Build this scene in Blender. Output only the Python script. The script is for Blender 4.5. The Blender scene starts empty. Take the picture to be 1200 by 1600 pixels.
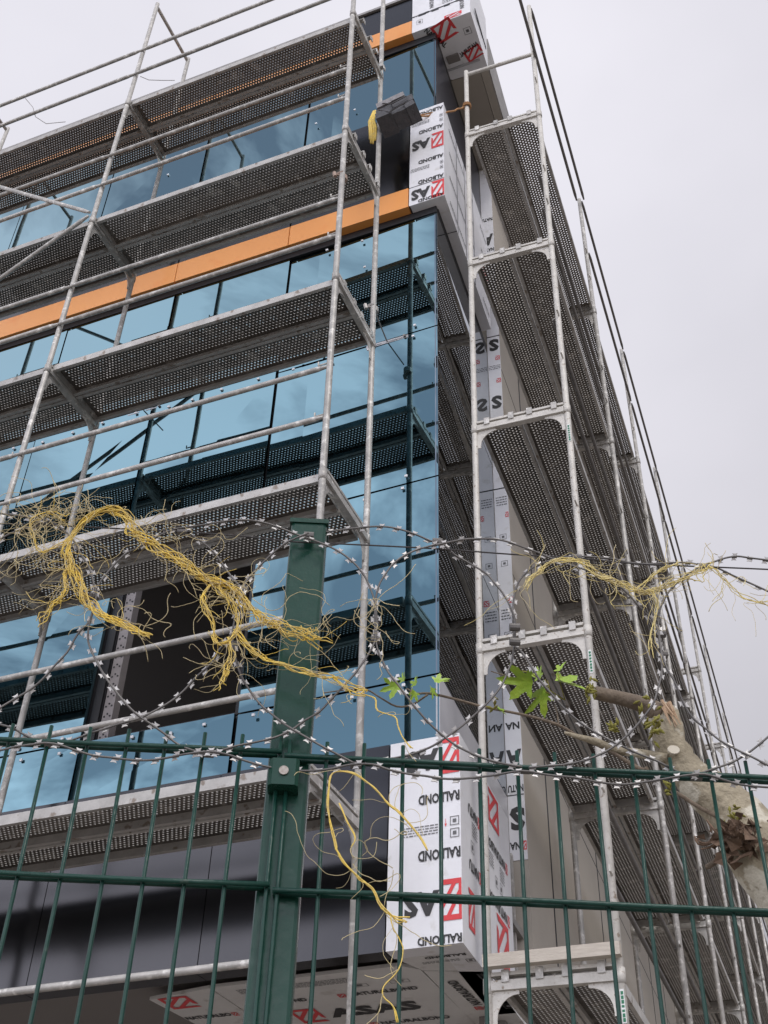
import bpy, math, random
from mathutils import Vector, Matrix
from math import sin, cos, pi, radians
random.seed(7)
scn = bpy.context.scene
COL = scn.collection
H = 1.5                                   # eye height of the photographer above the ground

# ------------------------------------------------------------------ directions of the place
DL = -0.0613506                           # right facade leaves the left one a little inward
nR = Vector((cos(DL), -sin(DL), 0)); uR = Vector((sin(DL), cos(DL), 0))
GC = Vector((-2.21, 6.2, 0))              # glass corner of the building on plan
DS = -0.034                               # right scaffold direction
nS = Vector((cos(DS), -sin(DS), 0)); uS = Vector((sin(DS), cos(DS), 0))
AZ = -0.4305743                           # fence normal
FN = Vector((sin(AZ), cos(AZ), 0)); FU = Vector((cos(AZ), -sin(AZ), 0))
FENCE = Matrix.Translation(FN * 1.516 + Vector((0, 0, H))) @ Matrix.Rotation(-AZ, 4, 'Z')
WORLD = Matrix.Translation((0, 0, H))     # building frame: heights counted from eye level
def RP(s, d, z=0.0):                      # point on the right facade: s along, d outward
    p = GC + uR * s + nR * d
    return Vector((p.x, p.y, z))

RAZOR = [(-0.014,[(-0.606,1.218),(-0.584,1.214),(-0.562,1.214),(-0.531,1.209),(-0.499,1.201),(-0.461,1.169),(-0.436,1.131),(-0.419,1.107),(-0.408,1.08),(-0.4,1.056),(-0.402,1.02),(-0.401,0.987),(-0.393,0.965),(-0.38,0.943),(-0.367,0.922),(-0.352,0.901),(-0.325,0.87),(-0.302,0.85),(-0.282,0.839),(-0.259,0.825),(-0.242,0.813),(-0.22,0.804),(-0.197,0.797)]),(0.012,[(-0.522,1.218),(-0.537,1.211),(-0.554,1.204),(-0.568,1.191),(-0.585,1.171),(-0.6,1.148)]),(0.01,[(-0.407,1.073),(-0.407,1.039),(-0.411,1.018),(-0.417,1.006),(-0.423,0.988),(-0.43,0.965),(-0.445,0.943),(-0.459,0.921),(-0.475,0.903),(-0.494,0.886),(-0.509,0.87),(-0.524,0.854)]),(-0.012,[(-0.404,1.054),(-0.4,1.079),(-0.389,1.102),(-0.38,1.121),(-0.368,1.142),(-0.353,1.157),(-0.331,1.181),(-0.303,1.202),(-0.272,1.209),(-0.25,1.212),(-0.224,1.216),(-0.201,1.219),(-0.178,1.22),(-0.153,1.218),(-0.13,1.213),(-0.105,1.205),(-0.087,1.199),(-0.066,1.19),(-0.044,1.177),(-0.025,1.162),(-0.007,1.144),(0.007,1.126),(0.018,1.107),(0.029,1.077),(0.033,1.053),(0.034,1.023),(0.032,1.002),(0.025,0.981),(0.015,0.958),(0.002,0.934),(-0.013,0.913),(-0.029,0.893),(-0.044,0.875),(-0.066,0.86),(-0.083,0.845),(-0.105,0.831),(-0.131,0.82),(-0.156,0.811),(-0.179,0.801),(-0.195,0.799)]),(0.012,[(-0.29,1.212),(-0.265,1.196),(-0.248,1.184),(-0.231,1.169),(-0.219,1.154),(-0.207,1.138),(-0.195,1.122),(-0.181,1.103),(-0.178,1.066),(-0.183,1.023),(-0.196,0.996),(-0.206,0.979),(-0.213,0.961),(-0.233,0.939),(-0.248,0.917),(-0.265,0.897),(-0.286,0.878),(-0.308,0.861),(-0.328,0.851),(-0.351,0.84),(-0.375,0.83),(-0.398,0.821),(-0.428,0.815)]),(-0.01,[(-0.082,1.201),(-0.114,1.183),(-0.133,1.166),(-0.147,1.15),(-0.161,1.13),(-0.172,1.11),(-0.177,1.087),(-0.181,1.05),(-0.184,1.008),(-0.181,0.98),(-0.175,0.957),(-0.164,0.93),(-0.149,0.907),(-0.132,0.886),(-0.114,0.87),(-0.096,0.854),(-0.079,0.841),(-0.057,0.827),(-0.036,0.815),(-0.012,0.804),(0.011,0.794)]),(0.012,[(-0.086,1.219),(-0.073,1.226),(-0.049,1.233),(-0.026,1.239),(-0.002,1.242),(0.022,1.243),(0.046,1.241),(0.07,1.235),(0.094,1.227),(0.118,1.218),(0.142,1.213),(0.16,1.196),(0.179,1.184),(0.196,1.17),(0.21,1.156),(0.221,1.137),(0.234,1.115),(0.244,1.093),(0.251,1.073),(0.252,1.049),(0.249,1.019),(0.244,0.993),(0.238,0.977),(0.229,0.953),(0.217,0.931),(0.202,0.911),(0.184,0.892),(0.165,0.874),(0.144,0.858),(0.123,0.843),(0.102,0.832),(0.079,0.822),(0.054,0.814),(0.029,0.807),(0.014,0.804)]),(-0.012,[(0.135,1.2),(0.114,1.193),(0.098,1.186),(0.085,1.176),(0.07,1.162),(0.055,1.143),(0.044,1.122),(0.035,1.102),(0.031,1.077),(0.031,1.049),(0.032,1.02),(0.036,0.991),(0.044,0.968),(0.054,0.944),(0.069,0.921),(0.083,0.9),(0.098,0.881),(0.115,0.863),(0.135,0.846),(0.153,0.833),(0.176,0.82),(0.198,0.81),(0.221,0.802),(0.246,0.797)]),(-0.014,[(0.126,1.195),(0.145,1.2),(0.171,1.205),(0.198,1.205),(0.221,1.204),(0.243,1.2),(0.267,1.193),(0.291,1.187),(0.311,1.18),(0.332,1.172),(0.352,1.163),(0.377,1.151),(0.396,1.139),(0.413,1.124),(0.429,1.107),(0.442,1.09),(0.456,1.076),(0.466,1.064),(0.472,1.045),(0.472,1.024),(0.469,0.991),(0.465,0.965),(0.455,0.934),(0.445,0.909),(0.43,0.889),(0.413,0.869),(0.394,0.851),(0.375,0.836),(0.352,0.822),(0.329,0.811),(0.305,0.803),(0.282,0.799),(0.255,0.795)]),(0.012,[(0.359,1.198),(0.338,1.195),(0.314,1.186),(0.292,1.174),(0.274,1.16),(0.261,1.142),(0.254,1.119),(0.251,1.091),(0.249,1.048),(0.25,1.021),(0.258,1.01),(0.265,0.996),(0.274,0.976),(0.284,0.957),(0.3,0.938),(0.316,0.919),(0.335,0.9),(0.355,0.883),(0.376,0.868),(0.398,0.853),(0.422,0.839),(0.444,0.83),(0.466,0.819),(0.488,0.81),(0.504,0.809)]),(0.01,[(0.337,1.195),(0.369,1.196),(0.396,1.196),(0.422,1.196),(0.445,1.194),(0.47,1.195),(0.493,1.198),(0.518,1.2),(0.544,1.199),(0.565,1.193),(0.587,1.199),(0.607,1.208),(0.629,1.215),(0.651,1.216),(0.672,1.217),(0.697,1.215)]),(-0.01,[(0.56,1.175),(0.54,1.162),(0.522,1.148),(0.504,1.131),(0.489,1.108),(0.478,1.081),(0.473,1.046),(0.471,1.017),(0.472,0.988),(0.476,0.969),(0.483,0.953),(0.489,0.935),(0.496,0.914),(0.507,0.895),(0.523,0.879),(0.539,0.86),(0.559,0.844),(0.579,0.831),(0.601,0.817),(0.622,0.806)]),(0.012,[(0.569,1.194),(0.592,1.193),(0.615,1.183),(0.638,1.172),(0.66,1.159),(0.683,1.142)]),(-0.01,[(0.488,0.798),(0.517,0.812),(0.547,0.824),(0.57,0.836),(0.59,0.85),(0.61,0.866),(0.633,0.886)]),(-0.02,[(-0.501,0.786),(-0.484,0.787),(-0.463,0.792),(-0.441,0.794),(-0.423,0.796),(-0.403,0.794),(-0.38,0.788),(-0.353,0.783),(-0.328,0.783),(-0.304,0.782),(-0.277,0.782),(-0.253,0.785),(-0.227,0.79),(-0.196,0.794),(-0.169,0.791),(-0.144,0.784),(-0.117,0.779),(-0.094,0.778),(-0.069,0.777),(-0.043,0.778),(-0.019,0.781),(0.006,0.786),(0.035,0.786),(0.057,0.779),(0.084,0.775),(0.109,0.775),(0.133,0.774),(0.159,0.776),(0.183,0.779),(0.208,0.782),(0.244,0.788),(0.273,0.783),(0.293,0.781),(0.318,0.781),(0.343,0.779),(0.37,0.778),(0.392,0.779),(0.417,0.783),(0.443,0.787),(0.468,0.791),(0.494,0.794),(0.509,0.793),(0.529,0.788),(0.553,0.784),(0.578,0.784),(0.61,0.784)]),(0.01,[(-0.522,0.848),(-0.502,0.841),(-0.482,0.834),(-0.46,0.822),(-0.44,0.814),(-0.423,0.813)])]
WIRE = (0.004,[(-0.606,1.203),(-0.524,1.206),(-0.399,1.206),(-0.287,1.206),(-0.189,1.203),(-0.115,1.197),(-0.051,1.197),(0.12,1.197),(0.252,1.193),(0.357,1.192),(0.462,1.186),(0.562,1.187),(0.674,1.188),(0.705,1.187)])
ROPE_LEFT = [('main',[(-0.305,0.976),(-0.332,0.986),(-0.363,0.999),(-0.387,1.012),(-0.405,1.031),(-0.418,1.051),(-0.43,1.075),(-0.444,1.096),(-0.455,1.12),(-0.456,1.146),(-0.45,1.166),(-0.439,1.189),(-0.424,1.205),(-0.405,1.213),(-0.387,1.209),(-0.372,1.197),(-0.361,1.178),(-0.346,1.162),(-0.329,1.149),(-0.309,1.137),(-0.29,1.127),(-0.27,1.11),(-0.256,1.098),(-0.243,1.09),(-0.222,1.081),(-0.207,1.076),(-0.191,1.068),(-0.172,1.051),(-0.156,1.031),(-0.14,1.017),(-0.119,1.004),(-0.097,0.995),(-0.07,0.99),(-0.051,0.988)]),('loop',[(-0.218,1.082),(-0.231,1.057),(-0.227,1.03),(-0.217,1.004),(-0.211,0.984),(-0.2,0.972),(-0.186,0.974),(-0.178,0.992),(-0.176,1.015),(-0.183,1.036),(-0.196,1.05),(-0.21,1.061),(-0.219,1.08)]),('tail',[(-0.186,0.977),(-0.179,0.952),(-0.181,0.93),(-0.184,0.916),(-0.188,0.897)]),('tail',[(-0.178,0.992),(-0.159,0.97),(-0.138,0.952),(-0.116,0.939),(-0.09,0.932),(-0.066,0.925),(-0.042,0.918),(-0.025,0.917),(-0.004,0.904),(0.017,0.895)]),('tail',[(-0.447,1.099),(-0.45,1.077),(-0.443,1.053),(-0.445,1.038),(-0.457,1.025),(-0.461,1.01),(-0.467,0.993)]),('thin',[(-0.457,1.149),(-0.477,1.135),(-0.494,1.121),(-0.509,1.146),(-0.522,1.171),(-0.514,1.191),(-0.493,1.202),(-0.468,1.194)])]
ROPE_RIGHT = [('main',[(0.265,1.096),(0.271,1.115),(0.284,1.128),(0.298,1.145),(0.319,1.156),(0.34,1.158),(0.358,1.153),(0.369,1.143),(0.384,1.131),(0.398,1.122),(0.388,1.128),(0.406,1.121),(0.423,1.114),(0.434,1.1),(0.454,1.101),(0.475,1.111),(0.497,1.122),(0.524,1.133),(0.546,1.144),(0.559,1.161)]),('tail',[(0.434,1.1),(0.454,1.119),(0.473,1.136),(0.491,1.152),(0.512,1.159)]),('tail',[(0.465,1.104),(0.469,1.083),(0.46,1.049),(0.453,1.022),(0.451,0.993)]),('tail',[(0.561,1.159),(0.573,1.149),(0.583,1.134),(0.595,1.115),(0.608,1.101),(0.624,1.092),(0.648,1.085)])]
ROPE_LOW = [('main',[(0.111,0.66),(0.104,0.673),(0.096,0.684),(0.089,0.693),(0.074,0.711),(0.058,0.724),(0.04,0.744),(0.025,0.755),(0.009,0.767),(-0.009,0.769),(-0.021,0.763),(-0.024,0.746),(-0.024,0.717),(-0.02,0.695),(-0.011,0.662),(-0.008,0.655),(0.004,0.635),(0.017,0.621),(0.028,0.613),(0.04,0.605),(0.049,0.588),(0.06,0.574),(0.072,0.565),(0.084,0.564)]),('thin',[(0.064,0.57),(0.068,0.554),(0.075,0.542),(0.081,0.526),(0.075,0.502),(0.058,0.482),(0.058,0.469),(0.07,0.458),(0.075,0.44)]),('thin',[(0.01,0.894),(0.034,0.887),(0.039,0.867),(0.064,0.858),(0.069,0.842),(0.076,0.825),(0.088,0.808)]),('thin',[(-0.009,0.721),(0.003,0.696),(0.015,0.673),(0.011,0.66)])]
LIMB = [(0.788,0.758,0.0694),(0.726,0.861,0.0618),(0.69,0.942,0.0498),(0.646,0.989,0.0413),(0.609,1.031,0.0325),(0.591,1.076,0.0306),(0.59,1.123,0.0298),(0.577,1.152,0.0241)]
STUB = [(0.58,1.136,0.0203),(0.549,1.153,0.0156),(0.508,1.165,0.0133),(0.458,1.175,0.0127)]
TWIGS = [[(0.537,1.017,0.004),(0.524,1.02,0.004),(0.47,1.056,0.0035),(0.421,1.073,0.0032),(0.379,1.093,0.0029),(0.321,1.108,0.0026),(0.277,1.12,0.0024),(0.239,1.133,0.0024),(0.186,1.149,0.0024),(0.144,1.153,0.0024),(0.12,1.146,0.0018),(0.102,1.153,0.0015)],[(0.142,1.148,0.0021),(0.114,1.13,0.0018),(0.085,1.125,0.0018),(0.055,1.137,0.0015),(0.025,1.149,0.0015),(-0.01,1.144,0.0012),(-0.052,1.139,0.0012)],[(0.575,1.038,0.0092),(0.533,1.05,0.0087),(0.487,1.056,0.0075),(0.447,1.067,0.007),(0.407,1.072,0.0041),(0.39,1.076,0.0029)],[(0.383,1.096,0.0018),(0.383,1.127,0.0015),(0.38,1.143,0.0012)],[(0.337,1.185,0.0018),(0.316,1.195,0.0015),(0.263,1.211,0.0009)],[(0.649,0.93,0.0045),(0.618,0.953,0.0039),(0.582,0.98,0.0034)],[(0.698,0.891,0.005),(0.624,0.842,0.0049),(0.622,0.844,0.0033)]]
SPOTS = {'L1': (0.355,1.178),'L2': (0.365,1.181),'L3': (0.361,1.184),'L4': (0.386,1.196),'S1': (0.146,1.162),'S2': (0.12,1.151),'S3': (0.099,1.16),'b1': (0.443,1.158),'b2': (0.553,1.085),'b3': (0.537,1.135),'b4': (0.479,1.088),'b5': (0.668,0.913),'b6': (0.262,1.118),'b7': (0.564,0.975),'burl': (0.662,0.872),'scar': (0.584,1.047)}
CLIPS = [(-0.518, 1.208), (-0.406, 1.066), (-0.421, 0.809), (-0.198, 0.805), (-0.288, 1.203), (-0.178, 1.094), (-0.181, 0.989), (-0.082, 1.208), (0.012, 0.798), (0.032, 1.046), (0.034, 1.01), (0.129, 1.208), (0.249, 1.046), (0.248, 1.019), (0.251, 0.802), (0.357, 1.189), (0.563, 1.183), (0.477, 1.047), (0.475, 1.009), (0.498, 0.804)]
TANGLES = [((-0.505, 1.193), 60, 0.022), ((-0.477, 1.208), 40, 0.02), ((-0.504, 1.14), 40, 0.018), ((-0.471, 1.104), 25, 0.018), ((-0.322, 1.171), 40, 0.025), ((-0.299, 1.153), 20, 0.02), ((-0.193, 1.06), 22, 0.016), ((-0.167, 1.049), 30, 0.015), ((-0.052, 1.003), 20, 0.02), ((0.005, 1.035), 16, 0.022), ((0.031, 1.002), 14, 0.012), ((-0.533, 1.094), 12, 0.012), ((-0.308, 0.982), 14, 0.016), ((-0.171, 0.945), 20, 0.018), ((-0.104, 1.0), 10, 0.02), ((-0.288, 0.972), 6, 0.03), ((0.087, 0.704), 6, 0.02), ((0.008, 0.638), 10, 0.006)]
CLOUD_MIN = .28
BACK, SKY0, SKYZ = 2.75, .92, 1.3

# ------------------------------------------------------------------ materials
def mat(name, base, rough=.5, metal=0., var=None, vscale=6., bump=0., bscale=40., stretch=None, spec=None, var2=None, v2scale=60., v2cut=(.55,.7), objvar=0.):
    m = bpy.data.materials.new(name); m.use_nodes = True
    nt = m.node_tree; N = nt.nodes; L = nt.links
    b = N['Principled BSDF']
    b.inputs['Base Color'].default_value = (*base, 1)
    b.inputs['Roughness'].default_value = rough
    b.inputs['Metallic'].default_value = metal
    if spec is not None: b.inputs['Specular IOR Level'].default_value = spec
    tc = N.new('ShaderNodeTexCoord'); vec = tc.outputs['Object']
    if stretch:
        mp = N.new('ShaderNodeMapping'); mp.inputs['Scale'].default_value = stretch
        L.new(vec, mp.inputs['Vector']); vec = mp.outputs['Vector']
    if var:
        n = N.new('ShaderNodeTexNoise'); n.inputs['Scale'].default_value = vscale; n.inputs['Detail'].default_value = 6; n.inputs['Roughness'].default_value = .65
        L.new(vec, n.inputs['Vector'])
        r = N.new('ShaderNodeValToRGB'); r.color_ramp.elements[0].position = .35; r.color_ramp.elements[1].position = .68
        r.color_ramp.elements[0].color = (*base, 1); r.color_ramp.elements[1].color = (*var, 1)
        L.new(n.outputs['Fac'], r.inputs['Fac']); out = r.outputs['Color']
        if var2:
            n2 = N.new('ShaderNodeTexNoise'); n2.inputs['Scale'].default_value = v2scale; n2.inputs['Detail'].default_value = 4
            L.new(vec, n2.inputs['Vector'])
            r2 = N.new('ShaderNodeValToRGB'); r2.color_ramp.elements[0].position = v2cut[0]; r2.color_ramp.elements[1].position = v2cut[1]
            r2.color_ramp.elements[0].color = (0,0,0,1); r2.color_ramp.elements[1].color = (1,1,1,1)
            L.new(n2.outputs['Fac'], r2.inputs['Fac'])
            mx = N.new('ShaderNodeMix'); mx.data_type = 'RGBA'
            L.new(r2.outputs['Color'], mx.inputs['Factor']); L.new(out, mx.inputs['A']); mx.inputs['B'].default_value = (*var2, 1)
            out = mx.outputs['Result']
        if objvar:
            oi = N.new('ShaderNodeObjectInfo'); mr = N.new('ShaderNodeMapRange'); mr.inputs['To Min'].default_value = 1-objvar; mr.inputs['To Max'].default_value = 1+objvar
            L.new(oi.outputs['Random'], mr.inputs['Value'])
            vm = N.new('ShaderNodeVectorMath'); vm.operation = 'SCALE'; L.new(out, vm.inputs[0]); L.new(mr.outputs['Result'], vm.inputs['Scale']); out = vm.outputs['Vector']
        L.new(out, b.inputs['Base Color'])
    if bump:
        n3 = N.new('ShaderNodeTexNoise'); n3.inputs['Scale'].default_value = bscale; n3.inputs['Detail'].default_value = 3
        L.new(vec, n3.inputs['Vector'])
        bp = N.new('ShaderNodeBump'); bp.inputs['Strength'].default_value = bump; bp.inputs['Distance'].default_value = .01
        L.new(n3.outputs['Fac'], bp.inputs['Height']); L.new(bp.outputs['Normal'], b.inputs['Normal'])
    return m

M = {}
M['galv'] = mat('galvanised_steel', (.50,.48,.45), .5, .25, (.33,.32,.30), 9, .25, 60, var2=(.72,.70,.66), v2scale=22, objvar=.14)
M['galv_white'] = mat('weathered_pale_steel', (.62,.595,.55), .55, .1, (.47,.45,.41), 7, .25, 50, var2=(.30,.25,.20), v2scale=34, v2cut=(.62,.70))
M['galv_dull'] = mat('dull_grey_steel', (.34,.325,.31), .55, .3, (.23,.22,.21), 8, .2, 60)
M['galv_shaded'] = mat('shaded_grey_tube', (.20,.19,.18), .6, .2, (.13,.12,.115), 8, .2, 60)  # right guard rails: shade on their undersides put into the colour
M['rusty'] = mat('rust_stained_steel', (.42,.33,.28), .65, .1, (.30,.20,.15), 10, .3, 50)
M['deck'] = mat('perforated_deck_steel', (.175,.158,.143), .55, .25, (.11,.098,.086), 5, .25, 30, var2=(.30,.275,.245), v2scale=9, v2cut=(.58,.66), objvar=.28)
M['hole_rim'] = mat('lit_hole_rim', (.44,.42,.39), .5, .1)  # pale colour stands in for daylight caught on the hole walls
M['deck_rail'] = mat('deck_edge_steel', (.50,.485,.46), .5, .2, (.36,.345,.325), 6, .2, 40, var2=(.24,.20,.165), v2scale=16, v2cut=(.60,.68), objvar=.18)
M['green'] = mat('green_fence_coating', (.0065,.040,.029), .34, 0, (.010,.052,.038), 14, .15, 90, spec=.35, var2=(.05,.075,.06), v2scale=45, v2cut=(.66,.74))
M['green_post'] = mat('green_post_coating', (.0075,.042,.028), .25, 0, (.012,.054,.037), 5, .08, 60, spec=.32, var2=(.035,.075,.06), v2scale=18, v2cut=(.62,.78))
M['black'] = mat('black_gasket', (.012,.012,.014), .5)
M['dark_room'] = mat('unlit_interior', (.20,.185,.175), .9)
M['film'] = mat('white_protective_film', (.78,.78,.80), .32, 0, (.72,.72,.745), 3, .45, 6, var2=(.64,.63,.62), v2scale=11, v2cut=(.62,.75))
M['dark_reflection_pane'] = mat('dark_blue_reflection', (.022,.024,.036), .30, 0, (.028,.030,.044), 2)  # upper right glass, its dark reflection put into a navy colour
M['pane_grey'] = mat('plain_grey_pane', (.50,.50,.53), .3, 0, (.42,.42,.45), 3, .15, 5)
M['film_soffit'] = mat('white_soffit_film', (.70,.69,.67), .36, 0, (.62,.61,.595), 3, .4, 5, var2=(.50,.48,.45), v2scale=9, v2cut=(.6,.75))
M['print_black'] = mat('black_print', (.032,.031,.031), .5)
M['print_grey'] = mat('grey_print', (.12,.12,.125), .5)
M['print_red'] = mat('red_print', (.66,.05,.055), .45)
M['orange'] = mat('orange_cladding', (.78,.325,.085), .36, 0, (.74,.30,.075), .8, .05, 4, var2=(.74,.26,.05), v2scale=5, v2cut=(.6,.8), objvar=.05)
M['grey_acp'] = mat('anthracite_cladding', (.056,.056,.060), .19, 1.0, (.064,.064,.069), .7, .02, 3)
M['beige'] = mat('beige_wall_panel', (.44,.40,.345), .75, 0, (.39,.355,.305), 1.2, .15, 60)
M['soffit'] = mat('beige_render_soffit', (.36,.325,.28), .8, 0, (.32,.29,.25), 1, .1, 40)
M['alu'] = mat('raw_aluminium', (.52,.52,.53), .4, .6, (.42,.42,.43), 8)
M['alu_dull'] = mat('dusty_aluminium', (.30,.275,.275), .55, .3, (.24,.22,.22), 8)
M['razor'] = mat('razor_wire_steel', (.115,.108,.105), .5, .5, (.17,.16,.15), 30)
M['barb'] = mat('razor_barb_plate', (.60,.585,.57), .45, .3, (.40,.385,.37), 60)
M['wire'] = mat('dark_tension_wire', (.06,.055,.055), .5, .4)
M['yellow'] = mat('yellow_poly_rope', (.83,.59,.085), .55, 0, (.60,.46,.17), 45, .2, 200)
M['yellow_pale'] = mat('faded_yellow_rope', (.78,.64,.22), .6, 0, (.58,.49,.26), 45, .2, 200)
M['straw'] = mat('bleached_rope_fibre', (.62,.52,.28), .7, 0, (.48,.40,.24), 30)
M['orange_rope'] = mat('orange_tie_rope', (.42,.21,.08), .7, 0, (.30,.16,.07), 40)
M['bark'] = mat('plane_tree_bark', (.40,.345,.245), .8, 0, (.235,.20,.14), 11, .9, 55, var2=(.56,.52,.42), v2scale=15, v2cut=(.53,.57))
M['bark_dark'] = mat('brown_twig_bark', (.13,.10,.075), .85, 0, (.20,.155,.11), 25, .6, 60)
M['wood'] = mat('split_wood', (.50,.36,.24), .8, 0, (.36,.22,.13), 30, .4, 60, stretch=(1,1,.2))
M['cut'] = mat('cut_wood_face', (.62,.57,.47), .8)
M['leaf'] = mat('young_green_leaf', (.33,.46,.045), .42, 0, (.22,.37,.035), 22, .3, 60)
M['bud'] = mat('yellow_green_bud', (.26,.25,.04), .7, 0, (.17,.14,.03), 60)
M['dry'] = mat('dry_brown_leaf', (.20,.13,.085), .85, 0, (.10,.065,.045), 30, .5, 60)
M['block'] = mat('grey_foam_block', (.06,.06,.066), .75, 0, (.10,.10,.107), 18, .5, 60)
M['block_top'] = mat('pale_foam_face', (.30,.29,.30), .8, 0, (.20,.195,.20), 18, .4, 60)
M['ground'] = mat('dusty_gravel_ground', (.30,.27,.24), .9, 0, (.22,.20,.18), .8, .5, 6)
M['bolt'] = mat('zinc_bolt', (.36,.33,.30), .45, .5, (.24,.20,.17), 300)
M['sticker'] = mat('white_sticker', (.72,.74,.72), .5)
M['sticker_green'] = mat('green_sticker_print', (.02,.16,.08), .5)
M['timber'] = mat('grey_timber_batten', (.55,.50,.43), .75, 0, (.44,.39,.33), 10, .3, 50, stretch=(1,1,8))
M['concrete'] = mat('grey_concrete', (.33,.32,.31), .85, 0, (.26,.25,.24), 2, .3, 30)
for k in ('leaf',):
    b = M[k].node_tree.nodes['Principled BSDF']; b.inputs['Transmission Weight'].default_value = 0
    b.inputs['Subsurface Weight'].default_value = .25; b.inputs['Subsurface Radius'].default_value = (.01,.02,.004); b.inputs['Subsurface Scale'].default_value = .3

def glass_mat(name, col):
    m = bpy.data.materials.new(name); m.use_nodes = True
    nt = m.node_tree; N = nt.nodes; L = nt.links; b = N['Principled BSDF']
    b.inputs['Base Color'].default_value = (*col, 1); b.inputs['Metallic'].default_value = 1; b.inputs['Roughness'].default_value = .012
    tc = N.new('ShaderNodeTexCoord')
    n = N.new('ShaderNodeTexNoise'); n.inputs['Scale'].default_value = 1.3; n.inputs['Detail'].default_value = 1
    L.new(tc.outputs['Object'], n.inputs['Vector'])
    bp = N.new('ShaderNodeBump'); bp.inputs['Strength'].default_value = .05; bp.inputs['Distance'].default_value = .03
    L.new(n.outputs['Fac'], bp.inputs['Height']); L.new(bp.outputs['Normal'], b.inputs['Normal'])
    return m
M['glass'] = glass_mat('blue_mirror_glass', (.138,.238,.284))
M['glass_side'] = glass_mat('grazing_reflection_glass', (.22,.255,.29))  # same glass as the left, greyer grazing reflection put into the tint

# ------------------------------------------------------------------ mesh builder
class MB:
    def __init__(s): s.v = []; s.f = []; s.second = []
    def add(s, vs, fs):
        o = len(s.v); s.v += [tuple(p) for p in vs]; s.f += [tuple(i + o for i in f) for f in fs]; return s
    def hexa(s, p):      # 8 points: bottom ring 0-3, top ring 4-7
        return s.add(p, [(0,3,2,1),(4,5,6,7),(0,1,5,4),(1,2,6,5),(2,3,7,6),(3,0,4,7)])
    def box(s, x0, x1, y0, y1, z0, z1):
        return s.hexa([(x0,y0,z0),(x1,y0,z0),(x1,y1,z0),(x0,y1,z0),(x0,y0,z1),(x1,y0,z1),(x1,y1,z1),(x0,y1,z1)])
    def rbox(s, s0, s1, d0, d1, z0, z1):      # box along the right facade
        q = [RP(s0,d0),RP(s0,d1),RP(s1,d1),RP(s1,d0)]
        if (q[1]-q[0]).cross(q[2]-q[1]).z < 0: q.reverse()
        return s.hexa([(p.x,p.y,z0) for p in q] + [(p.x,p.y,z1) for p in q])
    def prism(s, pts, z0, z1):                # plan polygon extruded
        n = len(pts); v = [(p[0],p[1],z0) for p in pts] + [(p[0],p[1],z1) for p in pts]
        area = sum(pts[i][0]*pts[(i+1)%n][1]-pts[(i+1)%n][0]*pts[i][1] for i in range(n))
        f = [tuple(range(n))[::-1], tuple(range(n, 2*n))] + [(i,(i+1)%n,n+(i+1)%n,n+i) for i in range(n)]
        if area < 0: f = [g[::-1] for g in f]
        return s.add(v, f)
    def obox(s, c, ax, ay, az):               # oriented box: centre, half axes
        c, ax, ay, az = map(Vector, (c, ax, ay, az))
        return s.hexa([c-ax-ay-az, c+ax-ay-az, c+ax+ay-az, c-ax+ay-az, c-ax-ay+az, c+ax-ay+az, c+ax+ay+az, c-ax+ay+az])
    def tube(s, pts, r, n=10, cap=True):
        pts = [Vector(p) for p in pts]; k = len(pts)
        if not hasattr(r, '__len__'): r = [r]*k
        t0 = (pts[1]-pts[0]).normalized()
        ref = Vector((0,0,1)) if abs(t0.z) < .9 else Vector((1,0,0))
        a = t0.cross(ref).normalized(); vs = []; fs = []
        for i, p in enumerate(pts):
            t = (pts[min(i+1,k-1)] - pts[max(i-1,0)])
            if t.length < 1e-9: t = t0
            t.normalize(); a = (a - t*a.dot(t))
            if a.length < 1e-6: a = t.orthogonal()
            a.normalize(); b = t.cross(a)
            for j in range(n):
                q = 2*pi*j/n; vs.append(p + (a*cos(q) + b*sin(q))*r[i])
        for i in range(k-1):
            for j in range(n):
                j2 = (j+1)%n; fs.append((i*n+j, i*n+j2, (i+1)*n+j2, (i+1)*n+j))
        if cap: fs.append(tuple(range(n))[::-1]); fs.append(tuple((k-1)*n+j for j in range(n)))
        return s.add(vs, fs)
    def build(s, name, m, parent=None, frame=None, smooth=False):
        me = bpy.data.meshes.new(name); me.from_pydata(s.v, [], s.f); me.update()
        me.materials.append(M[m] if isinstance(m, str) else m)
        if s.second:
            me.materials.append(M['hole_rim'])
            for i in s.second: me.polygons[i].material_index = 1
        if smooth:
            me.polygons.foreach_set('use_smooth', [len(p.vertices) <= 4 for p in me.polygons]); me.update()
        o = bpy.data.objects.new(name, me); COL.objects.link(o)
        fr = frame if frame is not None else Matrix.Identity(4)
        if parent is not None:
            o.parent = parent; o.matrix_local = parent_world(parent).inverted() @ fr if frame is not None else Matrix.Identity(4)
        else: o.matrix_local = fr
        return o
def parent_world(o):
    m = o.matrix_basis.copy()
    return parent_world(o.parent) @ m if o.parent else m
def tag(o, label, cat, group=None):
    o['label'] = label; o['category'] = cat
    if group: o['group'] = group
    n = len(label.split())
    if not 4 <= n <= 16: print('LABEL LENGTH', n, label)
    return o
def thing(name, label, cat, loc=(0,0,0), rot=(0,0,0), group=None):
    o = bpy.data.objects.new(name, None); COL.objects.link(o); o.empty_display_size = .2
    o.location = loc; o.rotation_euler = rot; o.matrix_basis = Matrix.LocRotScale(Vector(loc), __import__('mathutils').Euler(rot), None)
    return tag(o, label, cat, group)
def copy_tree(o, parent=None):
    c = o.copy(); COL.objects.link(c)
    if parent is not None: c.parent = parent
    for ch in list(o.children): copy_tree(ch, c)
    return c
def place(o, loc, rot, label, group):
    o.location = loc; o.rotation_euler = rot; tag(o, label, o['category'], group); return o

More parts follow.
